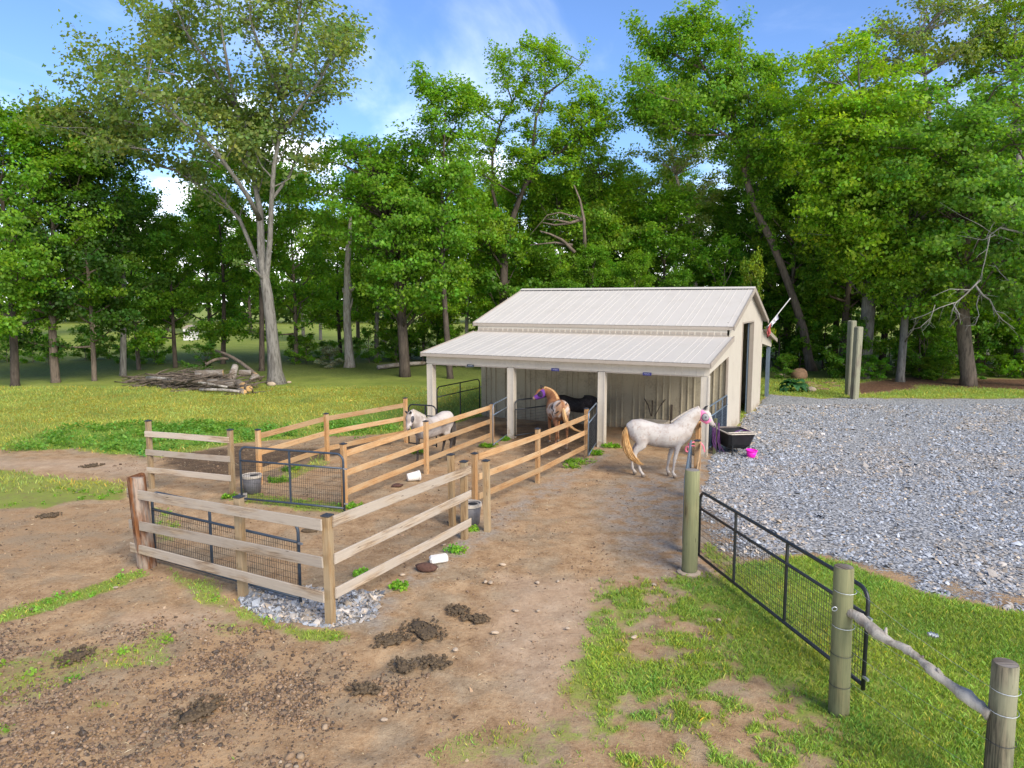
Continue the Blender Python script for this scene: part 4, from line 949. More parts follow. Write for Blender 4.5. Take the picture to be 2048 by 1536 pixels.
t = pail('pink_bucket', 'small bright pink bucket on the gravel beside the dump cart', gp(1502, 914), .12, .165, .22, 'pink', 'pink', None, .02, .5, (R(4), R(3), 0), 'pink')
MB().tube([(.165 * math.cos(a), .165 * math.sin(a), .215 - .05 * abs(math.sin(a))) for a in np.linspace(0, math.pi, 9)], .005, 5).obj('handle', M['rim_pale'], t)
G_B = 'round grey water buckets'
for (u, v, lab) in ((505, 985, 'round grey bucket with pale rim behind the closed dark gate'), (941, 1047, 'round grey bucket with pale rim between the square gate posts')):
    t = pail('water_bucket', lab, gp(u, v), .20, .235, .46, 'bucket_grey', 'rim_pale', G_B, .06, .93, (0, 0, 0), 'rim_pale')
    MB().lathe([(.001, .438), (.11, .438)], 14, Matrix.Translation((.05, .04, 0)), False).obj('opening', M['tub_black'], t)
t = thing('white_bucket', 'white bucket lying on its side in the dirt by the fence', 'bucket', gp(828, 962) + Vector((0, 0, .13)), R(20))
MB().lathe([(.10, -.18), (.105, -.17), (.135, .17), (.122, .17), (.095, -.16), (.001, -.16)], 20, Matrix.Rotation(R(84), 4, 'Y')).obj('body', M['white_plastic'], t, True)
MB().lathe([(.136, .12), (.146, .12), (.146, .14), (.136, .14)], 20, Matrix.Rotation(R(84), 4, 'Y'), False).obj('rib', M['white_plastic'], t)
MB().lathe([(.001, .165), (.118, .165)], 20, Matrix.Rotation(R(84), 4, 'Y'), False).obj('lid', M['white_plastic'], t)
MB().lathe([(.001, .168), (.03, .168)], 10, Matrix.Rotation(R(84), 4, 'Y') , False).obj('spout_hole', M['tub_black'], t)
def lump(seed, sx, sy, sz, n=10, amp=.25, flat=False):
    rn = random.Random(seed); vs = []; m = 7
    off = [rn.uniform(0, 6) for _ in range(6)]
    for i in range(m):
        th = math.pi * (i + .25) / (m - .5)
        for j in range(n):
            a = 2 * math.pi * j / n; k = 1 + amp * (math.sin(2 * a + off[0] + th) * .5 + math.sin(3 * a + off[1]) * .3 + math.sin(th * 3 + off[2] + a) * .4) * .7 + rn.uniform(-amp, amp) * .25
            vs.append((sx * k * math.sin(th) * math.cos(a), sy * k * math.sin(th) * math.sin(a), sz * (k * .5 + .5) * math.cos(th)))
    return MB().add(vs, [(i * n + j, i * n + (j + 1) % n, i * n + n + (j + 1) % n, i * n + n + j) for i in range(m - 1) for j in range(n)] + [tuple(range(n - 1, -1, -1)), tuple(range((m - 1) * n, m * n))])
def lumpo(name, label, cat, p, size, mat, seed, group=None, amp=.25, smooth=True, rz=0, dz=None):
    o = link(name, lump(seed, *size, amp=amp).mesh(name, M[mat], smooth), None, p + Vector((0, 0, size[2] * .55 if dz is None else dz)), (0, 0, rz)); return tag(o, label, cat, group)
lb_ = link('salt_block', MB().box((-.17, -.09, 0), (.17, .09, .13), .03).mesh('salt_block', M['white_plastic'], False), None, gp(878, 1124), (R(3), R(-4), .25)); tag(lb_, 'worn white salt block lying outside the corner fence', 'salt block')
lumpo('feed_lump', 'crumbled red brown feed lump beside the white salt block', 'feed lump', gp(853, 1139), (.20, .13, .08), 'feed', 3)
lumpo('feed_lump', 'dark torn feed lump on the dirt near the white bucket', 'feed lump', gp(795, 973), (.17, .09, .05), 'feed', 5, None, .5)
lumpo('feed_lump', 'flat dark lump on the dirt behind the corner post', 'feed lump', gp(619, 1063), (.17, .10, .045), 'dung', 6, None, .4)
o = link('concrete_block', MB().box((-.10, -.08, 0), (.10, .08, .17), .015).mesh('concrete_block', M['concrete']), None, gp(486, 1001), (0, 0, .3)); tag(o, 'small concrete block at the left foot of the closed gate', 'block')
# dung
DUNG = [(1165, 1240, .0, 0), (848, 1262, .30, 'wide dark dung pile nearest the white salt block on the dirt path'), (953, 1240, .15, 'small dark dung pile right of the widest one'), (915, 1222, .16, 'thin scattered dung pile above the other piles on the path'), (870, 1326, .17, 'dark dung pile with two lobes below the widest one'), (778, 1281, .20, 'loose dung pile left of the widest one'),
        (728, 1380, .15, 'black dung pile on the clods at lower left centre'), (805, 1334, .16, 'old greyish dung pile above the black one'), (145, 1315, .2, 'dark dung pile among the green patches at far left'), (400, 1425, .24, 'broad dark dung heap on the stony clods at bottom left'), (183, 932, .22, 'dark dung pile on the bare track beside the weeds'), (98, 1032, .18, 'grey flattened dung pile on the bare ground at left')]
for i, (u, v, r, lab) in enumerate(DUNG[1:]):
    p = gp(u, v); rn = random.Random(100 + i); m = MB()
    base = lump(200 + i, r * .9, r * .6, .028, 12, .5); m.add(base.v, base.f)
    for q in range(int(34 + r * 160)):
        a = rn.uniform(0, 6.28); d = r * 1.5 * rn.random() ** .7; s = rn.uniform(.012, .028); l = lump(300 + i * 50 + q, s * 1.2, s, s * .85, 6, .3)
        off = Vector((d * math.cos(a), d * .75 * math.sin(a), s * .5 + .045 * max(0, 1 - d / r) * rn.random()))
        m.add([tuple(Vector(x) + off) for x in l.v], l.f)
    o = link('dung_pile', m.mesh('dung_pile', M['dung'], True), None, p + Vector((0, 0, .012)), (0, 0, rn.uniform(0, 3))); tag(o, lab, 'dung pile', 'horse dung piles')
# flat stones on the path
ST = [(971, 1164, 'pale flat stone left of the middle of the path'), (981, 1166, 'white chip touching the pale flat stone on the path'), (1075, 1166, 'flat tan stone in the middle of the path'), (1116, 1163, 'small upright tan stone right of the flat one on the path'), (1031, 1222, 'small buff stone by a green tuft on the path'), (1077, 1222, 'flat oval stone in the middle of the path below the tan one'), (1135, 1257, 'flat oval stone on the right of the path'), (990, 1266, 'small pale stone on the path beneath the dung'), (1005, 1130, 'grey white stone highest on the path'), (911, 1300, 'pale grey upright stone between two dung piles'), (768, 1440, 'broad flat reddish stone at the bottom of the picture'), (805, 1150, 'grey stone lump outside the corner fence'), (888, 1090, 'white stone near the fence end post'), (1438, 1240, 'flat whitish stone in the thin grass under the black gate'), (232, 1176, 'small white stone by the corner fence post'), (153, 985, 'small pale stone on the grassy strip at left'), (1308, 1170, 'small white stone in the grass by the mossy post'), (1268, 1275, 'small reddish stone in the thin grass right of the path')]
for i, (u, v, lab) in enumerate(ST):
    s = rp.uniform(.04, .065); lumpo('stone', lab, 'stone', gp(u, v), (s, s * .65, s * .35), 'stone', 700 + i, 'loose stones on the ground', .3, False, rp.uniform(0, 3))
lumpo('boulder', 'round red brown boulder behind the leafy plant at the edge of the lawn', 'boulder', gp(1598, 757), (.55, .45, .42), 'red_stone', 41, None, .18)
lumpo('boulder', 'low tan rock just right of the leafy plant', 'rock', gp(1622, 782), (.32, .22, .16), 'stone', 42, None, .2)
for i, (u, v, s, lab) in enumerate(((543, 771, .28, 'white stone at the foot of the tall oak'), (578, 766, .16, 'brown stone beside the roots of the tall oak'), (1560, 752, .2, 'flat grey rock at the wood edge behind the barn'))):
    lumpo('rock', lab, 'rock', gp(u, v), (s, s * .6, s * .5), 'stone', 60 + i, None, .2)
# stone edging slabs beside the plant
for i in range(5):
    p = gp(1618 + i * 13, 766 + (i % 3) * 6); o = link('paving_slab', jit_box((-.35, -.28, -.05), (.35, .28, .05), .02, rp, .03).mesh('paving_slab', M['red_stone']), None, p + Vector((0, 0, -.01)), (0, 0, rp.uniform(0, 3))); tag(o, 'flat tan stone slab in the rough patch behind the leafy plant', 'stone slab', 'slabs of the rough stone patch')
# leafy plant
hp_ = thing('hosta', 'blue green hosta with broad leaves at the edge of the gravel', 'plant', gp(1587, 782)); n_l = 0
lfm = MB(); rn = random.Random(8)
def broad_leaf(L_, W_): 
    vs = []; fs = []
    for i in range(5):
        t = i / 4; w_ = W_ * math.sin(math.pi * min(.08 + t * .9, 1)) ** .8; x = L_ * t; z = .35 * L_ * math.sin(t * 2.2) - .12 * L_ * t * t * 2
        vs += [(x, -w_, z + w_ * .25), (x, 0, z), (x, w_, z + w_ * .25)]
    for i in range(4): fs += [(i * 3, i * 3 + 1, i * 3 + 4, i * 3 + 3), (i * 3 + 1, i * 3 + 2, i * 3 + 5, i * 3 + 4)]
    return vs, fs
lm = MB().add(*broad_leaf(.42, .13)); lmesh = lm.mesh('leaf', None, True)
at = lmesh.attributes.new('tint', 'FLOAT_COLOR', 'POINT'); at.data.foreach_set('color', [1.0] * (4 * len(lmesh.vertices))); lmesh.materials.append(M['leaf'])
for i in range(54):
    a = rn.uniform(0, 6.28); q = rn.random(); o = link('leaf', lmesh, hp_, (.35 * q * math.cos(a), .35 * q * math.sin(a), .12 + .42 * (1 - q)), (rn.uniform(-.3, .3), rn.uniform(-.15, .35) + q * .25, a)); o.scale = (rn.uniform(.8, 1.5),) * 3; k_ = rn.uniform(.6, 1.3); o.color = (.07 * k_, .19 * k_, .075 * k_, 1)
# tall timber posts by the gravel
for (u, v, vt, r, lab, ln) in ((1697, 790, 641, .17, 'taller of two weathered timber poles at the gravel edge', 0), (1708, 797, 653, .17, 'shorter weathered timber pole in front of the taller one', 1)):
    p = gp(u, v); t = thing('timber_pole', lab, 'pole', p, 0, 'timber poles at the gravel edge'); h = zat(u, vt, p); mb = jit_box((-r, -r, -.2), (r, r, h), .05, rp, .012)
    link('shaft', mb.mesh('shaft', M['grey_post']), t, None, (R(.8), R(-1 + ln), .3))
# flag on the barn gable
fb = bw(LEN + .24, 12.3, 3.62); ftop = gd(1581, 596, fb.y - .35)
fl = thing('flag', 'pale ragged flag wound round a white pole slanting out from the barn gable', 'flag', fb)
dv = ftop - fb; MB().tube([(0, 0, 0), dv], .022, 8).obj('pole', M['white_plastic'], fl)
cv = MB(); nS = 10; vs = []
for i in range(nS):
    t = .14 + .34 * i / (nS - 1); p = dv * t; dr = .10 + .16 * abs(math.sin(i * 1.1)); vs += [p, p + Vector((.03 * math.sin(i * 2), .04 * math.cos(i * 1.7), -dr * .5)), p + Vector((.05 * math.cos(i * 2.3), -.05, -dr))]
cv.add(vs, [(i * 3 + j, i * 3 + 3 + j, i * 3 + 4 + j, i * 3 + 1 + j) for i in range(nS - 1) for j in range(2)]); o = cv.obj('cloth', M['flag_white'], fl, True)
cv = MB(); vs = []
for i in range(7):
    t = -.02 + .17 * i / 6; p = dv * t; vs += [p + Vector((.02, -.02, .03)), p + Vector((.10 * math.sin(i), -.05, -.22)), p + Vector((.06 * math.cos(i * 1.9), -.02, -.48))]
cv.add(vs, [(i * 3 + j, i * 3 + 3 + j, i * 3 + 4 + j, i * 3 + 1 + j) for i in range(6) for j in range(2)]); cv.obj('red_fold', M['flag_red'], fl, True)
MB().box((-.05, -.05, -.06), (.05, .05, .05)).obj('bracket', M['gate_black'], fl)
# halter and lead ropes on the end-on fence / gate
hx = thing('halter', 'pink halter hung over the end-on fence post', 'halter', P[1] + Vector((-.02, -.02, 1.32)))
MB().tube([(.16 * math.cos(a) - .05, .03 * math.sin(a * 2), .05 * math.sin(a) + .03) for a in np.linspace(0, 6.28, 14)], .014, 6, False).obj('band', M['pink_web'], hx)
MB().tube([(.10, 0, .06), (.16, -.02, -.02), (.19, -.02, -.16)], .016, 6).obj('strap', M['pink_web'], hx)
MB().tube([(-.23 + .045 * math.cos(a), -.02, -.09 + .07 * math.sin(a)) for a in np.linspace(0, 6.28, 10)], .02, 6, False).obj('loop', M['pink_web'], hx)
gl = gp(1430, 908); G_R = 'purple lead ropes'
lab_r = ['purple lead rope hanging nearest the horse muzzle', 'purple lead rope with pink flecks in the middle of the bunch', 'purple lead rope trailing onto the gravel']
for i in range(3):
    t = thing('lead_rope', lab_r[i], 'rope', gl + Vector((-.10 + .09 * i, -.02, 0)), 0, G_R)
    for s in range(5):
        x0 = rp.uniform(-.05, .05); top = 1.02 - rp.random() * .06; lo = .06 + rp.random() * .25 if not (i == 2 and s == 0) else .02
        pts = [(x0 * .6, 0, top), (x0, rp.uniform(-.03, .03), .7), (x0 + rp.uniform(-.02, .02), rp.uniform(-.03, .03), .4), (x0 + (.25 if i == 2 and s == 0 else .03), -.05, lo)]
        MB().tube(pts, .009, 6).obj('strand', M['purple'], t, True)
hp2 = thing('wooden_post', 'plain post at the barn corner that the lead ropes hang from', 'post', gl + Vector((.02, .14, 0))); square_post(hp2, (0, 0, 0), 1.12, 'round_post', .10, False)
# trough in the right-hand bay
tr = thing('feed_trough', 'low concrete feed trough against the back wall of the right-hand bay', 'trough', bw(2 * SP + .82, D1 - .62), R(-YAW))
skin(MB(), [rr(1.10, .60, 0, .05), rr(1.16, .66, .44, .05), rr(1.06, .56, .44, .05), rr(1.0, .5, .14, .05)]).obj('basin', M['concrete'], tr)
hg = thing('hay_rack', 'dark bent hay rack bars on the back wall above the trough', 'rack', bw(2 * SP + .75, D1 - .06, 0), R(-YAW))
for i, (a, b_) in enumerate((((-.40, 0, 1.15), (-.05, -.30, .55)), ((.40, 0, 1.18), (.08, -.30, .55)), ((-.1, 0, 1.10), (-.02, -.3, .55)))): MB().tube([a, ((a[0] + b_[0]) / 2 + .03, -.2, (a[2] + b_[2]) / 2 + .1), b_], .022, 6).obj('bar', M['bark_dark'], hg)
MB().box((.60, -.05, .1), (.68, -.01, 1.0)).obj('slat', M['bark_dark'], hg)
sk = bw(SP * 2 + 2.55, D1 - .05, .95); st_ = thing('hanging_strap', 'dark tangled strap hanging on the back wall right of the trough', 'strap', sk, R(-YAW))
MB().tube([(0, 0, .28), (.06, -.02, .12), (-.05, -.02, -.02), (.03, -.02, -.2), (.0, -.02, -.3)], .028, 6).obj('strap', M['bark_dark'], st_)
# far white shed across the field
sh = thing('shed', 'tiny white shed far across the field between the left trunks', 'shed', gp(383, 680))
MB().box((-.55, -1, 0), (.55, 1, 1.5)).obj('wall', M['white_plastic'], sh); MB().add([(-.65, -1.1, 1.5), (.65, -1.1, 1.5), (.65, 1.1, 1.5), (-.65, 1.1, 1.5), (0, -1.1, 1.9), (0, 1.1, 1.9)], [(0, 1, 4), (2, 3, 5), (1, 2, 5, 4), (3, 0, 4, 5)]).obj('roof', M['taupe'], sh)
# log and brush heap
G_L = 'cut logs on the brush heap'
def log(label, pa, pb, r, z0, z1, mat='log_wood', curve=0.0, group=G_L, name='log', cut=True, n=10):
    a = gp(*pa) + Vector((0, 0, z0)); b = gp(*pb) + Vector((0, 0, z1)); d = b - a; t = thing(name, label, name, a, 0, group)
    pts = [d * q + Vector((rp.uniform(-.02, .02), rp.uniform(-.02, .02), curve * math.sin(q * 3.1))) for q in (0, .2, .4, .6, .8, 1)]
    rr_ = r if hasattr(r, '__len__') else (r, r * .96); MB().tube(pts, [(rr_[0] + (rr_[1] - rr_[0]) * q) * rp.uniform(.95, 1.05) for q in (0, .2, .4, .6, .8, 1)], n).obj('bark', M[mat], t, True)
    if cut:
        dn = d.normalized(); q = dn.to_track_quat('Z', 'Y').to_matrix().to_4x4()
        MB().lathe([(.001, .012), (rr_[1] * .93, .004), (rr_[1] * .95, -.02)], n, Matrix.Translation(d) @ q, False).obj('cut_face', M['cut_wood'], t)
    return t
log('thick pale log lying on top of the heap with cut end to the right', (392, 779), (448, 777), .21, .85, .85)
log('grey log below it whose cut end faces right', (420, 782), (469, 783), .25, .42, .40)
log('short log with bright oval cut end at the front of the heap', (474, 778), (487, 783), .26, .30, .26)
log('small round log with yellow cut end at right of the heap', (488, 780), (499, 784), .19, .22, .19)
log('low log in front with pale split face', (478, 786), (489, 789), .15, .14, .12)
log('upright stump block at the right of the heap', (505, 774), (513, 773), .20, .35, .7)
log('grey log lying across the back right of the heap', (478, 772), (503, 771), .18, .75, .72)
log('split stump standing in the middle of the heap', (462, 775), (473, 772), (.24, .18), .4, 1.15, cut=False)
log('long dark limb leaning over the top of the heap', (522, 772), (434, 760), (.13, .07), .40, 1.8, 'bark_brown', .25, None, 'limb', False)
log('crooked limb behind the heap', (413, 762), (458, 758), .09, 1.0, 1.25, 'bark_brown', .15, None, 'limb', False)
log('long bleached pole across the front of the heap', (296, 770), (455, 787), (.10, .05), .42, .34, 'log_grey', .10, None, 'limb', False)
log('thick bark log lying at the left of the heap', (352, 778), (410, 781), .19, .40, .48, 'bark_brown', .05, G_L, 'log', False)
log('thin grey limb lying low at the front of the heap', (400, 785), (482, 789), .08, .14, .15, 'log_grey', .05, None, 'limb', False)
bp = MB(); rn = random.Random(21)
for i in range(330):
    u = rn.gauss(385, 62); u = min(max(u, 262), 505); v = 763 + (u - 262) * .075 + rn.uniform(-7, 9); a = gp(u, v); an = rn.gauss(.0, .75); ln = rn.uniform(.8, 3.0); top = max(.08, .95 - abs(u - 405) / 170)
    z = rn.random() * top + .04; d = Vector((math.cos(an), math.sin(an) * .6, rn.uniform(-.15, .42))) * ln; pts = [a + Vector((0, 0, z)) + d * (q - .5) + Vector((rn.uniform(-.08, .08), rn.uniform(-.08, .08), rn.uniform(-.05, .05))) for q in (0, .33, .66, 1)]
    pts = [Vector((p.x, p.y, max(p.z, .02))) for p in pts]; r = rn.choice((.012, .018, .022, .035, .055)); bp.tube(pts, [r, r * .9, r * .7, r * .3], 5)
o = bp.obj('brush_heap', M['bark_brown'], None, True); stuff(o); tag(o, 'heap of tangled grey branches and brush under the logs', 'brush heap')
log('long pale fallen trunk lying at the wood edge left of the barn', (755, 739), (850, 731), .16, .15, .18, 'log_wood', .05, None, 'fallen_trunk', False)
# ------------------------------------------------------------------ trees
def leaves_mesh(name, C, S, per, lsize, seed, out_c=None, flat=.42, droop=.35, spread=1.0, shape=.5):
    "C: spray centres (n,3), S: spray radii (n); every leaf is a folded rhomb"
    rg = np.random.default_rng(seed); n = len(C); N = n * per
    c = np.repeat(C, per, 0); s = np.repeat(S, per)
    d = rg.normal(size=(N, 3)); d /= np.linalg.norm(d, axis=1)[:, None]; rad = rg.random(N) ** .55
    off = d * rad[:, None] * s[:, None] * spread; off[:, 2] *= flat; off[:, 2] -= .28 * (np.hypot(off[:, 0], off[:, 1]) ** 2) / np.maximum(s, .1)
    p = c + off
    oc = C.mean(0) if out_c is None else np.array(out_c); o = p - oc; o /= np.linalg.norm(o, axis=1)[:, None] + 1e-6
    nrm = rg.normal(size=(N, 3)) * .62 + np.array((0, 0, .68)) + o * .6; nrm /= np.linalg.norm(nrm, axis=1)[:, None]
    ax = rg.normal(size=(N, 3)) + o * .8 + np.array((0, 0, -droop)); ax -= nrm * (ax * nrm).sum(1)[:, None]; ax /= np.linalg.norm(ax, axis=1)[:, None] + 1e-6
    sd_ = np.cross(nrm, ax); L_ = lsize * rg.uniform(.6, 1.35, N); Wd = L_ * rg.uniform(.75, 1.25, N) * shape
    V = np.empty((N, 4, 3), np.float32); fold = nrm * (Wd * .3)[:, None]
    V[:, 0] = p; V[:, 1] = p + ax * (L_ * .45)[:, None] + sd_ * Wd[:, None] + fold; V[:, 2] = p + ax * L_[:, None] - nrm * (L_ * .12)[:, None]; V[:, 3] = p + ax * (L_ * .45)[:, None] - sd_ * Wd[:, None] + fold
    F = np.arange(N * 4).reshape(N, 4)
    st = np.repeat(rg.uniform(.78, 1.22, n), per) * rg.uniform(.72, 1.28, N); hu = np.repeat(rg.normal(0, .07, n), per) + rg.normal(0, .06, N)
    t = np.stack([st * (1 + hu * 1.5), st, st * (1 - hu), np.ones(N)], -1); t = np.repeat(t, 4, 0)
    me = np_mesh(name, V.reshape(-1, 3), F, {'tint': t}); me.materials.append(M['leaf']); return me
class Tree:
    def __init__(s, seed): s.r = random.Random(seed); s.seed = seed; s.mb = MB(); s.C = []; s.S = []
    def rv(s, a=1.0): return Vector((s.r.gauss(0, a), s.r.gauss(0, a), s.r.gauss(0, a)))
    def spray(s, p, r): s.C.append(tuple(p)); s.S.append(r)
    def path(s, a, d, ln, n=5, up=.12, wob=.12):
        pts = [Vector(a)]; d = Vector(d).normalized()
        for i in range(n): d = (d + s.rv(wob) + Vector((0, 0, up))).normalized(); pts.append(pts[-1] + d * ln / n)
        return pts
    def limb(s, pts, r0, r1, sub=6, sl=1.4, sr=.7, f0=.35, sides=6, sub2=2, tip=True, dens=1.0):
        pts = [Vector(p) for p in pts]; n = len(pts); s.mb.tube(pts, [r0 + (r1 - r0) * (i / (n - 1)) ** .8 for i in range(n)], sides)
        for k in range(sub):
            t = f0 + (1 - f0) * (k + s.r.random()) / sub; x = t * (n - 1); i = min(int(x), n - 2); p = pts[i].lerp(pts[i + 1], x - i); tg = (pts[i + 1] - pts[i]).normalized()
            side = tg.cross(Vector((0, 0, 1))); side = side if side.length > .2 else Vector((s.r.gauss(0, 1), s.r.gauss(0, 1), 0)); side.normalize()
            a = s.r.choice((-1, 1)) * s.r.uniform(.5, 1.1); d = tg * math.cos(a) + side * math.sin(a) + Vector((0, 0, s.r.uniform(-.15, .45))); ln = sl * s.r.uniform(.6, 1.25) * (1.15 - .4 * t)
            q = s.path(p, d, ln, 3, .06, .15); rr = max(.008, (r0 + (r1 - r0) * t) * .38); s.mb.tube(q, [rr, rr * .75, rr * .5, .006], 4, False)
            if s.r.random() < dens:
                s.spray(q[-1], sr * s.r.uniform(.75, 1.25)); 
                if sub2 > 0: s.spray(q[2] + s.rv(.12), sr * s.r.uniform(.6, 1.0))
                if sub2 > 1: s.spray(q[1].lerp(q[2], .3) + s.rv(.3) * sr, sr * s.r.uniform(.55, .95))
        if tip: s.spray(pts[-1], sr)
    def meshes(s, per, ls, barkm, out_c=None, **k):
        tm = s.mb.mesh('trunk', M[barkm], True, False); C = np.array(s.C, np.float32); S = np.array(s.S, np.float32)
        return tm, leaves_mesh('crown', C, S, per, ls, s.seed, out_c, **k)
def flare(pts, radii, mb, sides=12, seed=0):
    "trunk tube with root flare"
    mb.tube(pts, radii, sides)
def auto_tree(seed, H, Rc, cb, r0, nl=17, barkm='bark_brown', per=40, ls=.175, lean=(0, 0), sub=9, sr=.80, sl=1.6, prof=0, flat=.42):
    t = Tree(seed); n = 10; P_ = []
    wx, wy = t.r.uniform(-1, 1), t.r.uniform(-1, 1)
    for i in range(n):
        f = i / (n - 1); P_.append(Vector((lean[0] * f + .022 * H * wx * math.sin(f * 4 + seed), lean[1] * f + .022 * H * wy * math.sin(f * 3 + 2 * seed), H * .95 * f - .25)))
    rad = [r0 * (1.35 if i == 0 else 1) * (1 - .93 * (i / (n - 1)) ** 1.05) + .012 for i in range(n)]
    t.mb.tube([P_[0], P_[0].lerp(P_[1], .25)] + P_[1:], [rad[0], r0 * 1.02] + rad[1:], 10)
    az = t.r.uniform(0, 6)
    for k in range(nl):
        f = cb + (.97 - cb) * (k + t.r.uniform(-.3, .3)) / (nl - 1); f = min(max(f, cb), .97); x = f * (n - 1); i = min(int(x), n - 2); p = P_[i].lerp(P_[i + 1], x - i)
        q = (f - cb) / (1 - cb); az += 2.4 + t.r.uniform(-.5, .5)
        w_ = (math.sin(math.pi * min(1, .22 + .78 * q)) ** .6 if prof == 0 else (.55 + .55 * q if q < .75 else 1.0 * (1 - q) / .25 * .75 + .25)) * t.r.uniform(.7, 1.15)
        el = R(8 + 50 * q + t.r.uniform(-8, 10)); d = Vector((math.cos(az) * math.cos(el), math.sin(az) * math.cos(el), math.sin(el))); ln = max(1.2, Rc * w_)
        pts = t.path(p, d, ln, 5, .05 if q < .4 else .12, .10); rr = max(.03, rad[i] * .5); t.limb(pts, rr, .012, sub if ln > 2.2 else max(3, sub - 3), sl * (.6 + .4 * ln / Rc), sr, .25)
    t.spray(P_[-1], sr); t.spray(P_[-1] + Vector((0, 0, .4)), sr * .7)
    return t.meshes(per, ls, barkm, (lean[0] * .5, lean[1] * .5, H * (.5 + cb / 2)), flat=flat)
LEAF_MID, LEAF_YEL, LEAF_DARK, LEAF_OLIVE = (.15, .285, .022), (.225, .37, .024), (.115, .24, .024), (.175, .235, .062)
def tree(name, label, loc, meshes, color, rz=0.0, sc=1.0, group=None, sz=None, cat='tree'):
    t = thing(name, label, cat, (loc[0], loc[1], 0), rz, group); t.scale = (sc, sc, sz or sc)
    link('trunk', meshes[0], t); c = link('crown', meshes[1], t); c.color = (*color, 1); return t
VAR = {}
VAR['a'] = auto_tree(1, 17, 4.8, .25, .26, 25, 'bark_brown', prof=0)
VAR['b'] = auto_tree(2, 18, 4.6, .29, .24, 23, 'bark_grey', prof=1)
VAR['c'] = auto_tree(3, 16, 5.2, .22, .24, 26, 'bark_dark', prof=0)
VAR['d'] = auto_tree(4, 21, 5.4, .24, .33, 27, 'bark_grey', per=40, prof=1)
VAR['e'] = auto_tree(5, 13, 4.4, .18, .15, 21, 'bark_brown', per=38)
VAR['f'] = auto_tree(6, 19, 3.8, .40, .22, 18, 'bark_dark', per=38, prof=1)
VAR['s'] = auto_tree(7, 5.2, 2.3, .08, .05, 11, 'bark_brown', per=40, ls=.14, sub=6, sr=.5, sl=.9)
VAR['u'] = auto_tree(8, 3.0, 1.9, .02, .035, 10, 'bark_brown', per=42, ls=.125, sub=5, sr=.45, sl=.8)
rt = random.Random(77)
def fill_crown(t, skel, ells, nl, sub, sl, sr, r=.035):
    for c, hw, hh in ells:
        for k in range(nl):
            z = 1 - 1.9 * (k + .5) / nl; az = k * 2.39996 + t.r.uniform(-.3, .3); rr = math.sqrt(max(0, 1 - z * z)); e = c + Vector((rr * math.cos(az) * hw, rr * math.sin(az) * hw, z * hh)) * t.r.uniform(.5, 1.05)
            best = min(skel, key=lambda p: (p - e).length + max(0, p.z - e.z + .6) * 2); m_ = best.lerp(e, .5) + Vector((0, 0, .12 * (e - best).length)) + t.rv(.2)
            t.limb([best, best.lerp(m_, .5) + t.rv(.1), m_, m_.lerp(e, .55) + t.rv(.12), e], r, .009, sub, sl, sr, .25, 5, 2)
# ---- the tall three-stemmed oak
ob = gp(553, 767); od = ob.y
def O(u, v, dy=0.0): return gd(u, v, od + dy) - Vector((ob.x, ob.y, 0))
t = Tree(50)
t.mb.tube([Vector((0, 0, -.3)), O(552, 758), O(550, 742), O(547, 700), O(541, 640), O(535, 590), O(529, 555), O(522, 490, .3), O(520, 420, .5), O(505, 345, .8)], [.70, .52, .42, .35, .32, .30, .27, .22, .18, .10], 14)
stems = [([O(535, 590), O(529, 555), O(522, 490, .3), O(520, 420, .5), O(505, 345, .8), O(488, 275, .8), O(470, 210, 1), O(455, 130, 1.2), O(440, 40, 1), O(430, -60, .8)], .23, .05),
         ([O(540, 610), O(533, 555), O(540, 480, -.4), O(543, 400, -.8), O(548, 330, -1.2), O(560, 270, -1.4), O(565, 200, -1.5), O(585, 110, -1.8), O(600, 20, -2), O(612, -70, -2)], .20, .045),
         ([O(539, 620), O(529, 565, .2), O(505, 500, 1), O(480, 440, 1.6), O(445, 400, 2), O(405, 375, 2.4), O(350, 340, 2.6), O(300, 328, 2.8), O(268, 300, 3)], .16, .05),
         ([O(520, 440, .4), O(500, 400, -1), O(470, 355, -2), O(430, 300, -3), O(380, 255, -3.6), O(330, 215, -4), O(290, 190, -4.3)], .16, .04),
         ([O(505, 345, .8), O(470, 300, 2.5), O(420, 230, 3.6), O(370, 150, 4.4), O(330, 80, 5)], .14, .03),
         ([O(560, 270, -1.4), O(600, 215, -2.5), O(640, 160, -3.2), O(668, 110, -3.6)], .12, .03),
         ([O(543, 400, -.8), O(580, 350, .6), O(600, 290, 1.6), O(615, 230, 2.2), O(640, 190, 2.4)], .10, .03),
         ([O(470, 210, 1), O(420, 130, 0), O(370, 60, -1), O(340, -20, -1.6)], .11, .03),
         ([O(565, 200, -1.5), O(530, 120, -3), O(500, 40, -4), O(500, -50, -4)], .10, .03), ([O(565, 200, -1.5), O(590, 100, 1), O(610, 30, 2.5), O(640, -30, 3)], .10, .03)]
for pts, r0, r1 in stems: t.limb(pts, r0, r1, 19, 2.5, .95, .36, 8, 2)
for (u, v, u2, v2) in ((270, 300, 110, 270), (330, 235, 190, 215), (300, 255, 90, 215), (350, 150, 215, 130), (330, 190, 185, 95), (350, 90, 280, 20), (640, 150, 690, 95), (655, 110, 680, 60), (410, 210, 300, 200), (420, 300, 330, 260), (300, 300, 215, 305), (210, 290, 90, 240), (230, 330, 120, 310)):
    dy = t.r.uniform(-3, 3); t.limb([O(u, v, dy), O((u + u2) / 2, (v + v2) / 2 - 8, dy + .5), O(u2, v2, dy + t.r.uniform(-1, 1))], .06, .012, 12, 1.8, .92, .10, 5, 2)
t.limb([O(532, 565), O(515, 545, -.5), O(498, 530, -.8), O(482, 527, -1)], .10, .03, 2, .6, .3, .6, 6, 0, True)
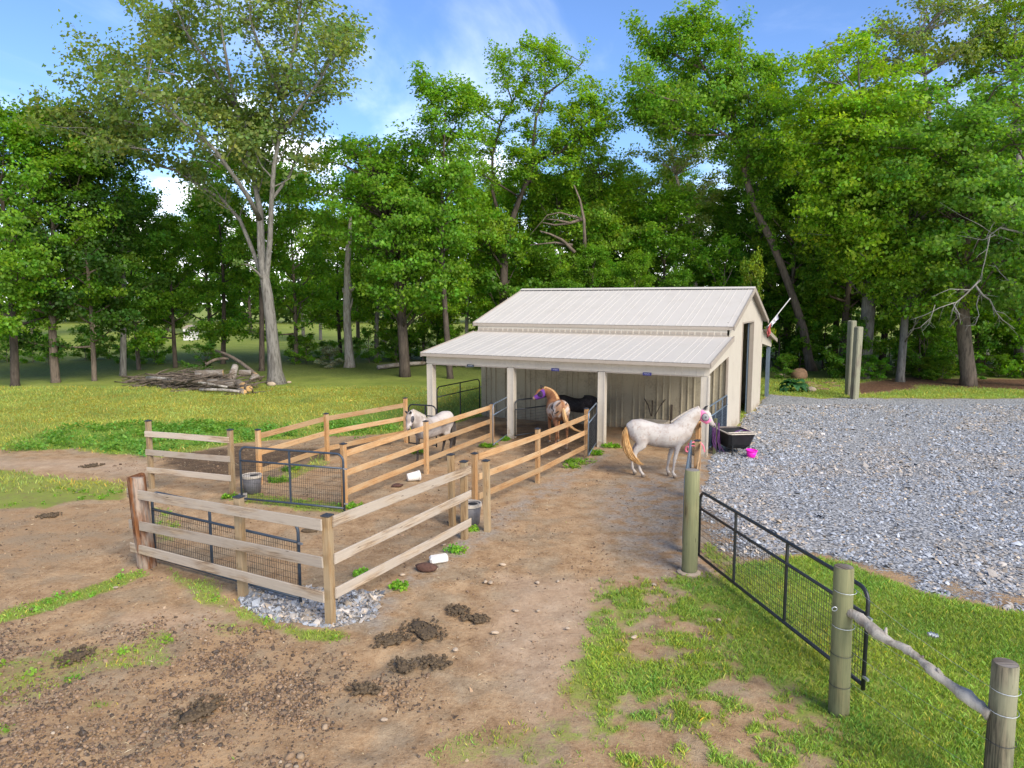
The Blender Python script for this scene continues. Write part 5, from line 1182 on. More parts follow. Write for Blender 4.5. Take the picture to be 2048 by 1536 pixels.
t.limb([O(440, 335, 1), O(425, 325, 1), O(370, 308, .8), O(345, 300, .6)], .05, .015, 2, .8, .25, .7, 5, 0, False)
fill_crown(t, [p for a_ in stems for p in a_[0][2:]], [(O(460, 90), 5, 4, ), (O(600, 90, -1), 3.2, 4.4), (O(330, 150, 1), 4.2, 3.4), (O(180, 240), 3.6, 2.0), (O(400, 260, 1), 4, 2.4), (O(540, 260), 2.6, 3.4)], 10, 7, 1.5, .85)
ms = t.meshes(16, .20, 'bark_grey', (0, 0, 14), flat=.6, droop=.7)
tree('oak_tree', 'tallest tree at left, a three-stemmed oak with airy olive crown beside the log heap', ob, ms, LEAF_OLIVE)
# ---- dark crooked tree behind the barn
cb_ = gp(1006, 738); cdp = cb_.y
def Cc(u, v, dy=0.0): return gd(u, v, cdp + dy) - Vector((cb_.x, cb_.y, 0))
t = Tree(51)
t.mb.tube([Vector((0, 0, -.3)), Cc(1006, 700), Cc(1007, 620), Cc(1008, 540), Cc(1010, 500)], [.42, .34, .30, .28, .27], 12)
st = [([Cc(1010, 500), Cc(1024, 440, .3), Cc(1040, 395, .5), Cc(1056, 360, .4), Cc(1066, 332, .3), Cc(1066, 290, .1), Cc(1072, 235, -.2), Cc(1090, 190, -.4), Cc(1130, 160, -.6), Cc(1165, 125, -.8)], .24, .04),
      ([Cc(1066, 332, .3), Cc(1090, 312, -.5), Cc(1120, 304, -1), Cc(1145, 285, -1.2), Cc(1165, 255, -1.2), Cc(1195, 220, -1), Cc(1215, 195, -1)], .13, .03),
      ([Cc(1010, 505), Cc(1000, 440, 1), Cc(984, 380, 1.3), Cc(985, 310, 1.5), Cc(1000, 250, 1.6), Cc(1025, 205, 1.6), Cc(1050, 155, 1.5), Cc(1080, 100, 1.2)], .16, .03),
      ([Cc(1025, 205, 1.6), Cc(1010, 160, 2), Cc(1000, 120, 2.2)], .06, .02), ([Cc(1090, 190, -.4), Cc(1090, 140, .5), Cc(1085, 95, .8)], .06, .02),
      ([Cc(1008, 540), Cc(985, 505, -1), Cc(975, 480, -1.4), Cc(950, 440, -1.8)], .12, .03), ([Cc(1000, 250, 1.6), Cc(960, 220, 2), Cc(935, 195, 2)], .06, .02), ([Cc(1145, 285, -1.2), Cc(1180, 270, -2), Cc(1210, 250, -2)], .05, .015),
      ([Cc(1040, 395, .5), Cc(1000, 370, -1.5), Cc(950, 340, -2.4), Cc(900, 330, -3)], .08, .02), ([Cc(1056, 360, .4), Cc(1100, 380, 1.5), Cc(1140, 390, 2.5)], .06, .02)]
for pts, r0, r1 in st: t.limb(pts, r0, r1, 19, 1.7, .60, .22, 8, 2)
fill_crown(t, [p for a_ in st for p in a_[0][2:]], [(Cc(1090, 160, 0), 3.0, 3.4), (Cc(1170, 250, -.5), 2.2, 2.4), (Cc(1000, 290, 1), 2.4, 3.6), (Cc(1100, 320, -.5), 2.8, 2.2), (Cc(985, 470, 0), 2.8, 2.4)], 15, 6, 1.1, .5, .025)
ms = t.meshes(19, .19, 'bark_dark', (0, 0, 11), flat=.7, shape=.36)
tree('sweetgum_tree', 'tree with dark crooked trunk and star-like sprays behind the left end of the barn roof', cb_, ms, (.18, .31, .02))
# ---- leaning tree with ivy
lb2 = gp(1625, 741); ld = lb2.y
def Ll(u, v, dy=0.0): return gd(u, v, ld + dy) - Vector((lb2.x, lb2.y, 0))
t = Tree(52)
t.mb.tube([Vector((0, 0, -.3)), Ll(1618, 722), Ll(1607, 660), Ll(1590, 605), Ll(1568, 545), Ll(1545, 487), Ll(1522, 440), Ll(1503, 395), Ll(1492, 350)], [.46, .32, .28, .26, .25, .24, .23, .22, .21], 12)
st = [([Ll(1492, 350), Ll(1476, 290, .2), Ll(1465, 240, .4), Ll(1440, 190, .6), Ll(1410, 140, .6), Ll(1385, 90, .5), Ll(1375, 40, .4)], .22, .04), ([Ll(1476, 290), Ll(1450, 270, -1), Ll(1410, 240, -2), Ll(1360, 205, -2.5), Ll(1310, 190, -2.8), Ll(1280, 170, -3)], .12, .03),
      ([Ll(1492, 350), Ll(1498, 290, -.6), Ll(1500, 220, -.8), Ll(1490, 160, -1), Ll(1480, 110, -1)], .14, .03), ([Ll(1498, 290, -.6), Ll(1530, 240, .4), Ll(1555, 180, .8), Ll(1565, 140, 1)], .09, .03), ([Ll(1410, 140, .6), Ll(1350, 110, 1.4), Ll(1300, 90, 1.8), Ll(1275, 60, 2)], .09, .02),
      ([Ll(1465, 240), Ll(1420, 200, 1.8), Ll(1360, 150, 2.6), Ll(1320, 120, 3)], .09, .02), ([Ll(1440, 190, .6), Ll(1460, 130, 2), Ll(1450, 70, 2.6)], .08, .02), ([Ll(1450, 270, -1), Ll(1390, 270, -1.6), Ll(1330, 250, -2), Ll(1290, 225, -2.2)], .07, .02), ([Ll(1500, 220, -.8), Ll(1540, 210, -1.6), Ll(1570, 220, -2)], .06, .02), ([Ll(1490, 350), Ll(1540, 320, 1), Ll(1590, 300, 1.5)], .06, .02)]
for pts, r0, r1 in st: t.limb(pts, r0, r1, 20, 1.8, .82, .18, 8, 2)
for i in range(60):
    f = t.r.random(); a = [Ll(1568, 545), Ll(1545, 487), Ll(1522, 440), Ll(1503, 395), Ll(1492, 350), Ll(1476, 290)]; x = f * 4.99; p = a[int(x)].lerp(a[int(x) + 1], x % 1) if f > .0 else a[0]; t.spray(p + t.rv(.28), t.r.uniform(.25, .55) * (.5 + .8 * f))
for i in range(14):
    p = Ll(1612, 690).lerp(Ll(1590, 605), t.r.random()); t.spray(p + t.rv(.14), .22)
fill_crown(t, [p for a_ in st for p in a_[0][1:]], [(Ll(1350, 150), 3.2, 3.0), (Ll(1440, 250, -.5), 3.2, 2.6), (Ll(1500, 180), 2.4, 2.6), (Ll(1390, 70, .5), 2.6, 1.8), (Ll(1310, 220, -.5), 1.8, 1.6), (Ll(1530, 330), 2.0, 1.6)], 12, 7, 1.2, .7)
ms = t.meshes(22, .18, 'bark_brown', Ll(1430, 160), flat=.6)
tree('leaning_tree', 'tall tree with ivy-clad trunk leaning left over the barn gable and clumped green crown', lb2, ms, (.145, .275, .02))
# ---- yellow-green maple on the right with the thick grey trunk
def specimen(seed, base, path, rads, barkm, crown, name, label, color, per=20, ls=.18, nl=22, sub=8, sr=.75, group=None, flat=.4, extra=(), droop=.35):
    "path: pixels of the trunk; crown: ellipsoid (u, v, half width m, half height m, dy) where limbs reach"
    b = gp(*base); t = Tree(seed); q = lambda u, v, dy=0.0: gd(u, v, b.y + dy) - Vector((b.x, b.y, 0))
    P_ = [Vector((0, 0, -.3))] + [q(*p) for p in path]; t.mb.tube(P_, rads, 12)
    cs = []
    for (u, v, hw, hh, dy) in crown: cs.append((q(u, v, dy), hw, hh))
    for c, hw, hh in cs:
        for k in range(nl):
            f = (k + .5) / nl; z = 1 - 1.85 * f; az = k * 2.39996 + t.r.uniform(-.3, .3); rr = math.sqrt(max(0, 1 - z * z)); sc_ = t.r.uniform(.72, 1.06)
            e = c + Vector((rr * math.cos(az) * hw, rr * math.sin(az) * hw, z * hh)) * sc_
            # spring from the trunk somewhat below the tip
            best = min(P_[1:], key=lambda p: (p - e).length + max(0, p.z - e.z + 1.0) * 2)
            m_ = best.lerp(e, .5) + Vector((0, 0, .25 * (e - best).length * .5)) + t.rv(.25)
            t.limb([best, best.lerp(m_, .5) + t.rv(.1), m_, m_.lerp(e, .55) + t.rv(.15), e], max(.025, .05 * hw / 3), .01, sub, 1.35, sr, .35, 5, 2)
    for a in extra: t.limb([q(*x) for x in a], .07, .012, 7, 1.2, sr, .3, 5, 2)
    ms = t.meshes(per, ls, barkm, tuple(sum((c for c, _, _ in cs), Vector()) / len(cs)), flat=flat, droop=droop)
    return tree(name, label, b, ms, color, group=group)
specimen(60, (1728, 757), [(1728, 740), (1731, 690), (1738, 600), (1742, 520), (1742, 440), (1735, 360), (1728, 280), (1722, 200)], [.60, .46, .42, .40, .37, .33, .26, .16, .06], 'bark_grey', [(1690, 195, 4.0, 3.2, -1), (1645, 285, 2.8, 2.6, -1.5), (1760, 330, 4.4, 3.4, -2.4), (1690, 410, 3.0, 2.6, -2.2), (1750, 500, 2.6, 1.8, -2)], 'maple_tree', 'maple with bright yellow-green crown on the thick straight grey trunk behind the timber poles', (.215, .35, .02), nl=20, per=20)
specimen(61, (1800, 763), [(1801, 745), (1806, 690), (1811, 620), (1818, 540), (1822, 450), (1825, 360)], [.32, .24, .22, .20, .18, .14, .05], 'bark_grey', [(1830, 420, 3.2, 3.2, -1.2), (1850, 560, 2.6, 2.0, -1)], 'maple_tree', 'slender tree with pale trunk right of the thick maple trunk', (.18, .31, .024), nl=19, per=20)
specimen(62, (1937, 770), [(1937, 750), (1930, 690), (1924, 620), (1926, 540), (1930, 450), (1940, 350), (1950, 250)], [.52, .42, .38, .37, .35, .30, .20, .06], 'bark_brown', [(1940, 300, 4.6, 4.2, -1.5), (1990, 470, 4.0, 3.2, -2.2), (1870, 330, 3.2, 3, -2)], 'broad_tree', 'broad tree with thick dark split trunk at far right of the lawn', (.14, .27, .03), nl=19, per=20)
specimen(63, (2110, 775), [(2108, 740), (2105, 650), (2095, 520), (2085, 380), (2075, 240)], [.5, .4, .36, .32, .24, .08], 'bark_brown', [(2060, 330, 4.2, 4.4, -1), (2090, 560, 3.6, 2.6, -1.5)], 'broad_tree', 'tree at the right edge whose trunk is outside the picture', (.15, .28, .045), nl=19, per=20)
specimen(64, (1905, 745), [(1903, 700), (1890, 560), (1875, 400), (1860, 260), (1850, 150), (1840, 70)], [.36, .30, .26, .22, .17, .1, .04], 'bark_grey', [(1850, 90, 4.4, 2.6, 1), (1930, 40, 4.4, 3.2, 2), (1745, 150, 3.6, 2.6, 2)], 'tall_tree', 'tall thin-leaved tree whose bare limbs show against the white cloud at upper right', (.16, .21, .04), per=9, ls=.2, nl=12, sr=.8, flat=.6)
specimen(65, (2040, 745), [(2040, 690), (2040, 500), (2035, 300), (2030, 150), (2030, 40)], [.4, .34, .28, .22, .14, .05], 'bark_grey', [(2010, 150, 3.6, 3.6, 1), (2060, 40, 3.6, 3.0, 1)], 'tall_tree', 'tall bright tree filling the upper right corner', (.19, .29, .024), nl=17, per=18)
specimen(66, (810, 753), [(809, 730), (805, 660), (800, 590), (790, 520), (775, 440), (750, 360), (735, 290)], [.42, .34, .31, .29, .25, .20, .12, .05], 'bark_dark', [(700, 365, 3.8, 2.8, .5), (830, 355, 4.0, 2.6, .5), (760, 440, 4.2, 3.0, -1), (880, 430, 3.6, 3.0, -.5), (830, 560, 3.2, 1.8, -1)], 'forked_tree', 'dark forked tree with wide bright crown in front of the wood left of the barn', (.14, .275, .022), nl=17, sub=8, per=17)
specimen(67, (1200, 726), [(1199, 690), (1198, 600), (1200, 520), (1203, 440), (1200, 360)], [.5, .44, .40, .36, .26, .14, .05], 'bark_dark', [(1150, 350, 3.4, 3.0, .5), (1230, 400, 3.6, 3.2, 0), (1190, 490, 4.6, 2.2, -1)], 'woodland_tree', 'yellow-green tree with dark hollow trunk behind the middle of the barn roof', (.19, .31, .028), nl=17, per=17)
specimen(68, (1400, 722), [(1398, 690), (1392, 600), (1385, 520), (1382, 460), (1370, 420), (1352, 350), (1340, 280)], [.30, .26, .24, .22, .19, .16, .11, .05], 'bark_pale', [(1340, 280, 3.2, 3.0, 1), (1390, 340, 3.4, 3.0, .5), (1330, 430, 3.2, 2.4, 0)], 'pale_tree', 'tree with crooked white trunk and thin pale crown behind the barn ridge', (.21, .28, .06), nl=14, per=11)
# ---- snag
sb = gp(699, 734); t = Tree(70); q = lambda u, v, dy=0.0: gd(u, v, sb.y + dy) - Vector((sb.x, sb.y, 0))
t.mb.tube([Vector((0, 0, -.3)), q(699, 722), q(697, 690), q(694, 640), q(694, 600), q(696, 580), q(694, 540), q(697, 500), q(699, 470), q(702, 420)], [.52, .36, .30, .27, .28, .30, .21, .20, .15, .05], 12)
t.mb.tube([q(697, 585), q(704, 578, -.2), q(710, 570, -.3)], [.16, .15, .10], 8); t.mb.tube([q(692, 592), q(687, 582, -.2), q(686, 576, -.2)], [.12, .09, .05], 7); t.mb.tube([q(700, 620), q(704, 605, -.2), q(705, 596, -.2)], [.10, .07, .04], 7)
t.limb([q(702, 430), q(690, 400, .4), q(670, 370, .6)], .06, .015, 8, 1.3, .7, .2, 5, 2); t.limb([q(702, 430), q(715, 390, .4), q(722, 350, .6)], .06, .015, 8, 1.3, .7, .2, 5, 2)
ms = t.meshes(24, .18, 'bark_pale', (0, 0, 10))
tree('snag', 'pale peeling dead trunk with broken stubs between the oak and the barn', sb, ms, LEAF_MID, cat='dead tree')
# ---- placed trees of the wood edge
PL = [(31, 771, 'c', 'dark clumped tree at the far left edge of the field', .95, LEAF_MID, 0), (123, 764, 'a', 'dark straight tree second from the left edge', .93, LEAF_MID, 1), (186, 761, 'e', 'slim tree with pale lower trunk left of the brush heap', 1.0, (.05, .115, .014), 2), (249, 752, 'b', 'grey trunked tree just behind the left end of the brush heap', .84, LEAF_DARK, 3), (277, 739, 'e', 'tree with tan leaning trunk behind the left end of the brush heap', .95, LEAF_MID, 4),
      (351, 735, 'c', 'dark leaning tree behind the middle of the brush heap', .68, LEAF_MID, 5), (524, 741, 'f', 'thin dark straight tree just left of the oak trunk', .88, LEAF_MID, .6), (897, 757, 'f', 'slim grey tree beside the left corner of the barn', .92, LEAF_MID, 2.7), (448, 727, 'f', 'dark tree with thin trunk seen against the field right of the heap', .84, LEAF_MID, .2), (424, 722, 'e', 'small tree on the field side of the brush heap', 1.0, LEAF_MID, 3.9), (590, 728, 'e', 'slender young tree just right of the oak trunk', 1.1, LEAF_MID, 2.0), (762, 722, 'b', 'brown trunked tree between the dead trunk and the forked tree', .85, LEAF_MID, 4.1), (1500, 724, 'd', 'dark trunked tree just left of the leaning one', .86, LEAF_DARK, 5.2), (1660, 728, 'a', 'dense green tree between the leaning trunk and the timber poles', .98, LEAF_DARK, 3.0)]
for (u, v, k, lab, s, c, rz) in PL:
    tree('woodland_tree', lab, gp(u, v), VAR[k], c, rz, s, 'trees along the wood edge', s * rt.uniform(.97, 1.05))
# ---- the wood behind
FILL = []
for (u, d, k, s) in [(-160, 46, 'a', .95), (-60, 88, 'b', .95), (60, 96, 'c', 1.0), (170, 104, 'a', 1), (250, 110, 'b', 1), (330, 112, 'c', 1), (-250, 60, 'd', .9), (420, 108, 'a', 1), (500, 104, 'c', 1), (640, 88, 'b', .85), (720, 72, 'a', .8), (690, 64, 'c', .72), (790, 60, 'e', .9), (840, 56, 'e', 1), (880, 66, 'c', .85), (940, 52, 'b', .72), (960, 62, 'a', .82), (1040, 58, 'c', .9), (1090, 66, 'b', .85), (1120, 52, 'e', 1.0), (1160, 60, 'b', .8), (1250, 64, 'b', .8), (1220, 54, 'e', 1.0), (1290, 58, 'c', .8), (1340, 66, 'd', .75), (1330, 52, 'e', 1.0), (1440, 58, 'a', .85), (1470, 66, 'd', .8), (1540, 60, 'c', 1.0), (1590, 52, 'a', .9), (1560, 68, 'd', .9), (1640, 56, 'c', 1.1), (1700, 50, 'a', 1.05), (1690, 64, 'd', 1.0), (1770, 52, 'c', 1.05), (1790, 62, 'd', .95), (1850, 50, 'a', .95), (1880, 58, 'd', .82), (1960, 50, 'c', .95), (1980, 62, 'd', .9), (2060, 54, 'a', 1.05), (2120, 60, 'd', 1.1), (2180, 50, 'c', 1.2), (2300, 56, 'd', 1.2), (770, 78, 'd', .75), (1000, 76, 'd', .8), (1180, 78, 'd', .75), (1400, 80, 'd', .75), (1610, 80, 'd', 1), (1820, 78, 'd', 1.0), (2000, 78, 'd', 1.1), (2160, 76, 'd', 1.2), (600, 84, 'b', .85), (1185, 46.5, 'e', .6), (1130, 47, 'e', .5), (1260, 47, 'e', .55), (1345, 47, 'e', .52)]:
    x = (u - 1024) / FOC * d; col = rt.choice((LEAF_MID, LEAF_MID, LEAF_DARK, LEAF_YEL, (.13, .26, .02))); kk = rt.uniform(.85, 1.15)
    tone = 'dark' if col[1] < .25 else 'yellow-green' if col[1] > .34 else 'mid green'
    reg = 'beyond the field at far left' if u < 560 and d > 80 else 'beside the left edge' if u < 560 else 'between the dead trunk and the barn' if u < 900 else 'behind the left half of the barn roof' if u < 1180 else 'behind the right half of the barn roof' if u < 1500 else 'above the gravel near the leaning trunk' if u < 1680 else 'behind the timber poles' if u < 1900 else 'in the upper right corner'
    lab = '%s leafy tree deep in the wood %s' % (tone, reg) if d > 57 else '%s leafy tree just inside the wood %s' % (tone, reg)
    tree('woodland_tree', lab, (x, d + rt.uniform(-2, 2)), VAR[k], tuple(c * kk for c in col), rt.uniform(0, 6.28), s * rt.uniform(.94, 1.06), 'trees deep in the wood', s * rt.uniform(.94, 1.08))
# ---- understorey
G_S = 'saplings and bushes under the trees'
for i in range(80):
    u = rt.choice((rt.uniform(1520, 2250), rt.uniform(900, 1560), rt.uniform(560, 900), rt.uniform(-100, 330)))
    d = 44 + rt.random() * 12 if u > 1500 else 47 + rt.random() * 14
    if u < 900: d = 54 + rt.random() * 9
    if 1530 < u < 1660: d = max(d, 51.5)
    k = rt.choice('ssu'); s = rt.uniform(.8, 1.5); x = (u - 1024) / FOC * d; col = rt.choice((LEAF_MID, LEAF_DARK, LEAF_DARK, (.13, .26, .02)))
    kq = rt.uniform(.85, 1.2)
    if u < 900: s *= .5; k = 'u'
    lab = 'leafy green sapling in the shade behind the gravel lot' if u > 1520 else 'leafy green sapling in the wood behind the barn roof' if u > 900 else 'low green bush under the trees left of the barn' if u > 480 else 'low green bush in the shade at the foot of the left-hand trees'
    tree('sapling', lab, (x, d), VAR[k], tuple(c * kq for c in col), rt.uniform(0, 6.28), s, G_S, s * rt.uniform(.85, 1.2), 'sapling')
tree('yellow_bush', 'pointed shrub with yellow new growth showing above the barn ridge', (gd(1504, 560, 42.5).x, 42.5), VAR['s'], (.19, .26, .022), 1.0, .62, None, 1.32, 'shrub')
tree('flowering_shrub', 'low shrub with whitish blossom at the foot of the pale dead trunk', gp(660, 735), VAR['u'], (.25, .27, .20), 2.0, .62, None, .42, 'shrub')
tree('green_bush', 'leafy green bush growing behind the logs', gp(412, 752), VAR['u'], (.07, .16, .02), .3, .8, None, .62, 'shrub')
tree('green_bush', 'dark low bush at the left of the hosta by the wood edge', gp(1568, 756), VAR['u'], LEAF_DARK, .9, .5, None, .42, 'shrub')
for i in range(16):
    u = rt.uniform(1690, 2160); d = rt.uniform(42.5, 46); s = rt.uniform(.35, .6)
    tree('sapling', 'low green undergrowth plant at the edge of the right-hand wood', ((u - 1024) / FOC * d, d), VAR['u'], tuple(c * rt.uniform(.85, 1.2) for c in LEAF_MID), rt.uniform(0, 6.28), s, G_S, s * .8, 'sapling')
# ---- bleached dead limb at the right
t = Tree(90); b0 = gp(1985, 778); q = lambda u, v, dy=0.0: gd(u, v, b0.y - 1.6 + dy) - Vector((b0.x, b0.y, 0))
BR = [([(2060, 470), (2000, 455), (1980, 470), (1970, 520), (1960, 560)], .055), ([(1960, 560), (1945, 575), (1930, 590), (1912, 605), (1905, 620), (1900, 640)], .05), ([(1905, 605), (1918, 628), (1922, 650)], .03), ([(1950, 570), (1965, 590), (1980, 600), (1992, 625), (2005, 640), (2030, 658)], .055), ([(1992, 622), (2010, 628), (2022, 640)], .02), ([(1996, 630), (2000, 645)], .02), ([(1940, 580), (1900, 578), (1862, 594)], .028), ([(1910, 605), (1880, 615), (1850, 630), (1820, 640)], .025), ([(1870, 610), (1862, 635), (1858, 650)], .02), ([(1862, 635), (1840, 655), (1820, 660)], .015), ([(1958, 590), (1953, 610), (1958, 630), (1950, 650), (1925, 652)], .026), ([(2060, 500), (2020, 480), (1990, 470), (1960, 450), (1920, 430), (1880, 405)], .03), ([(1990, 470), (1965, 480), (1940, 475), (1910, 470)], .02), ([(2048, 400), (2010, 420), (1985, 450), (1970, 480)], .035), ([(2010, 420), (1970, 410), (1940, 395)], .018), ([(2048, 570), (2015, 560), (2000, 545), (1990, 530)], .04), ([(2048, 430), (2020, 440), (2000, 455)], .03)]
for pts, r in BR:
    dy = t.r.uniform(-.4, .4); P_ = [q(u, v, dy + t.r.uniform(-.15, .15)) for u, v in pts]; t.mb.tube(P_, [r * 1.1 * (1 - .75 * i / (len(P_) - 1)) for i in range(len(P_))], 6)
    for k in range(5):
        i = t.r.randrange(len(P_) - 1); p = P_[i].lerp(P_[i + 1], t.r.random()); w_ = t.path(p, (P_[i + 1] - P_[i]).normalized() + t.rv(.6), t.r.uniform(.3, .9), 3, -.1, .2); t.mb.tube(w_, [r * .35, r * .28, r * .2, .004], 4, False)
dl = thing('dead_limb', 'bleached bare branches hanging in front of the dark trunk at the right edge', 'dead branch', (b0.x, b0.y, 0)); t.mb.obj('branches', M['bark_dead'], dl, True)
t = Tree(91); b1 = gp(1170, 742); q = lambda u, v, dy=0.0: gd(u, v, 48 + dy) - Vector((b1.x, b1.y, 0))
for pts, r in (([(1170, 500), (1168, 440), (1160, 400), (1148, 370)], .13), ([(1165, 438), (1140, 446), (1110, 450), (1085, 445)], .12), ([(1140, 446), (1115, 440), (1090, 438)], .08), ([(1150, 505), (1125, 480), (1100, 468), (1080, 462)], .12), ([(1145, 490), (1110, 485), (1060, 490)], .10), ([(1165, 438), (1120, 425), (1095, 430), (1060, 470)], .07)):
    t.mb.tube([q(u, v, t.r.uniform(-.3, .3)) for u, v in pts], [r * (1 - .7 * i / (len(pts) - 1)) for i in range(len(pts))], 7)
t.mb.tube([q(1174, 745), q(1172, 600), q(1170, 500)], [.22, .18, .13], 8)
dl = thing('dead_limb', 'grey bare crooked limbs of a half dead tree behind the barn roof', 'dead branch', (b1.x, b1.y, 0)); t.mb.obj('branches', M['bark_brown'], dl, True)
# ---- far wood beyond the field, one mass
rg = np.random.default_rng(5); n = 900; X = rg.uniform(-190, 190, n); Yy = 150 + rg.uniform(0, 25, n); Zz = rg.uniform(1, 13, n) * (0.75 + .5 * vnoise(X * .06, Yy * 0, 4))
me = leaves_mesh('distant_wood', np.stack([X, Yy, Zz], -1).astype(np.float32), rg.uniform(2.2, 4, n).astype(np.float32), 16, 1.6, 6, (0, 150, 0), flat=.8)
o = link('distant_wood', me); o.color = (.06, .11, .02, 1); stuff(o); tag(o, 'far line of woods closing the field behind the trees', 'woods')
# ------------------------------------------------------------------ ground cover
rg = np.random.default_rng(12)
def scatter(n, x0, x1, y0, y1, fn, bias=1.6):
    "random points, denser towards the near side, kept with probability fn"
    y = y0 + (y1 - y0) * rg.random(n) ** bias; x = rg.uniform(-1, 1, n); c = (x0 + x1) / 2
    x = c + x * (x1 - x0) / 2; z = zones(x, y); pk = fn(z, x, y); k = rg.random(n) < pk
    return x[k], y[k], {a: b[k] for a, b in z.items()}
def blades(name, x, y, z, h, wd, lean, tint, mat='blade', color=(.10, .17, .02)):
    n = len(x); a = rg.uniform(0, 6.283, n); hh = h * rg.uniform(.5, 1.4, n); w_ = wd * rg.uniform(.7, 1.3, n); ln = lean * rg.uniform(.2, 1.3, n) * hh; b = rg.uniform(0, 6.283, n)
    V = np.empty((n, 4, 3), np.float32); dx, dy = np.cos(a) * w_, np.sin(a) * w_; lx, ly = np.cos(b) * ln, np.sin(b) * ln
    V[:, 0] = np.stack([x - dx, y - dy, z - .01], -1); V[:, 1] = np.stack([x + dx, y + dy, z - .01], -1)
    V[:, 2] = np.stack([x + lx * .45 + dx * .7, y + ly * .45 + dy * .7, z + hh * .6], -1); V[:, 3] = np.stack([x + lx, y + ly, z + hh * .95], -1)
    F = np.empty((n, 2, 3), np.int32); i = np.arange(n) * 4; F[:, 0] = np.stack([i, i + 1, i + 2], -1); F[:, 1] = np.stack([i, i + 2, i + 3], -1)
    t = np.repeat(tint, 4, 0); me = np_mesh(name, V.reshape(-1, 3), F.reshape(-1, 3), {'tint': t}); me.materials.append(M[mat]); o = link(name, me); o.color = (*color, 1); return stuff(o)
def tints(x, y, sc=.5, amp=.35, hue=.12):
    n = len(x); s = (1 - amp + 2 * amp * fbm(x * sc, y * sc, 71, 3)) * rg.uniform(.75, 1.25, n); hh = (fbm(x * 1.3, y * 1.3, 73, 3) - .5) * 2 * hue * 2 + rg.normal(0, hue, n); dry = rg.random(n) < .07
    t = np.stack([s * (1 + hh), s, s * (1 - hh), np.ones(n)], -1); t[dry] = t[dry] * np.array((1.9, 1.2, 1.6, 1)); return t
def put(name, label, cat, n, box, fn, h, wd, lean, color, bias=1.6):
    x, y, z = scatter(n, *box, fn, bias); o = blades(name, x, y, hgt(x, y, z), h * (.75 + .5 * fbm(x * 2, y * 2, 77, 2)), wd, lean, tints(x, y), 'blade', color); o['label'] = label; o['category'] = cat; return o
grassy = lambda z, x, y: ss(z['G'] + (fbm(x * 6, y * 6, 81, 3) - .5) * 1.2, .40, .95)
put('lawn_grass', 'short bright green grass of the lawn at lower right', 'grass', 210000, (1.0, 11.0, 6.2, 15.5), lambda z, x, y: grassy(z, x, y) * (1 - z['lot']) * (x > .9 + 0 * y), .055, .0048, .8, (.255, .37, .052), 1.3)
put('yard_grass', 'thin grass tufts on the bare ground of the yard', 'grass', 190000, (-9.0, 3.0, 6.2, 19), lambda z, x, y: grassy(z, x, y) * .9, .042, .0048, .9, (.245, .345, .055), 1.2)
put('field_grass', 'long field grass beyond the pens', 'grass', 130000, (-34, 2, 17.5, 40), lambda z, x, y: np.clip(z['G'] * 1.2 - .2, 0, 1) * (1 - z['bed'] * .7), .10, .010, .8, (.295, .335, .066), .9)
put('verge_grass', 'green grass between the gravel and the wood at right', 'grass', 70000, (9, 34, 27, 44), lambda z, x, y: np.clip(z['G'] * 1.2 - .2, 0, 1) * (1 - z['lot']), .10, .010, .8, (.25, .33, .055), 1)
# weeds: broad small leaves
def weeds(name, label, C, S, per, ls, color, flat=.5):
    me = leaves_mesh(name, C.astype(np.float32), S.astype(np.float32), per, ls, 33, (C[:, 0].mean(), C[:, 1].mean(), -3), flat=flat, shape=.5); o = link(name, me); o.color = (*color, 1); stuff(o); o['label'] = label; o['category'] = 'weeds'
x, y, z = scatter(24000, -17, 0, 18.5, 27.5, lambda z, x, y: z['bed'] * ss(fbm(x * 1.6, y * 1.6, 83, 4), .40, .66) * .24, 1.0)
weeds('weed_bed', 'low bed of bright green weeds outside the pen fences', np.stack([x, y, .05 + .17 * rg.random(len(x))], -1), .16 + .16 * rg.random(len(x)), 14, .08, (.19, .345, .06))
x, y, z = scatter(30000, -12, 3, 7, 18, lambda z, x, y: ss(z['G'], .5, .8) * z['dirt'] * ss(fbm(x * 2.5, y * 2.5, 85, 3), .42, .6) * .10 * (x < 1.2), 1.0)
weeds('clover', 'small clumps of clover and chickweed on the bare soil', np.stack([x, y, .02 + .035 * rg.random(len(x))], -1), .06 + .07 * rg.random(len(x)), 14, .042, (.22, .40, .045))
xs, ys, rs = [], [], []
for (u, v, r, k) in ((1222, 893, .32, 40), (1190, 908, .25, 26), (1158, 925, .45, 30), (975, 893, .3, 30), (1010, 880, .18, 16), (700, 1015, .28, 30), (560, 962, .3, 30), (580, 940, .25, 22), (468, 996, .25, 26), (835, 905, .3, 18), (730, 1150, .15, 14), (798, 1175, .14, 12), (912, 1102, .16, 14), (940, 1060, .14, 10), (1145, 935, .25, 14), (1330, 800, .2, 6)):
    p = gp(u, v)
    for i in range(k): a = rg.random() * 6.28; q = r * rg.random() ** .5; xs.append(p.x + q * math.cos(a)); ys.append(p.y + q * .6 * math.sin(a)); rs.append(.05 + .06 * rg.random())
weeds('weed_tufts', 'bright green weed tufts at the feet of posts and fences', np.stack([np.array(xs), np.array(ys), .02 + .055 * rg.random(len(xs))], -1), np.array(rs), 16, .05, (.20, .38, .04), .8)
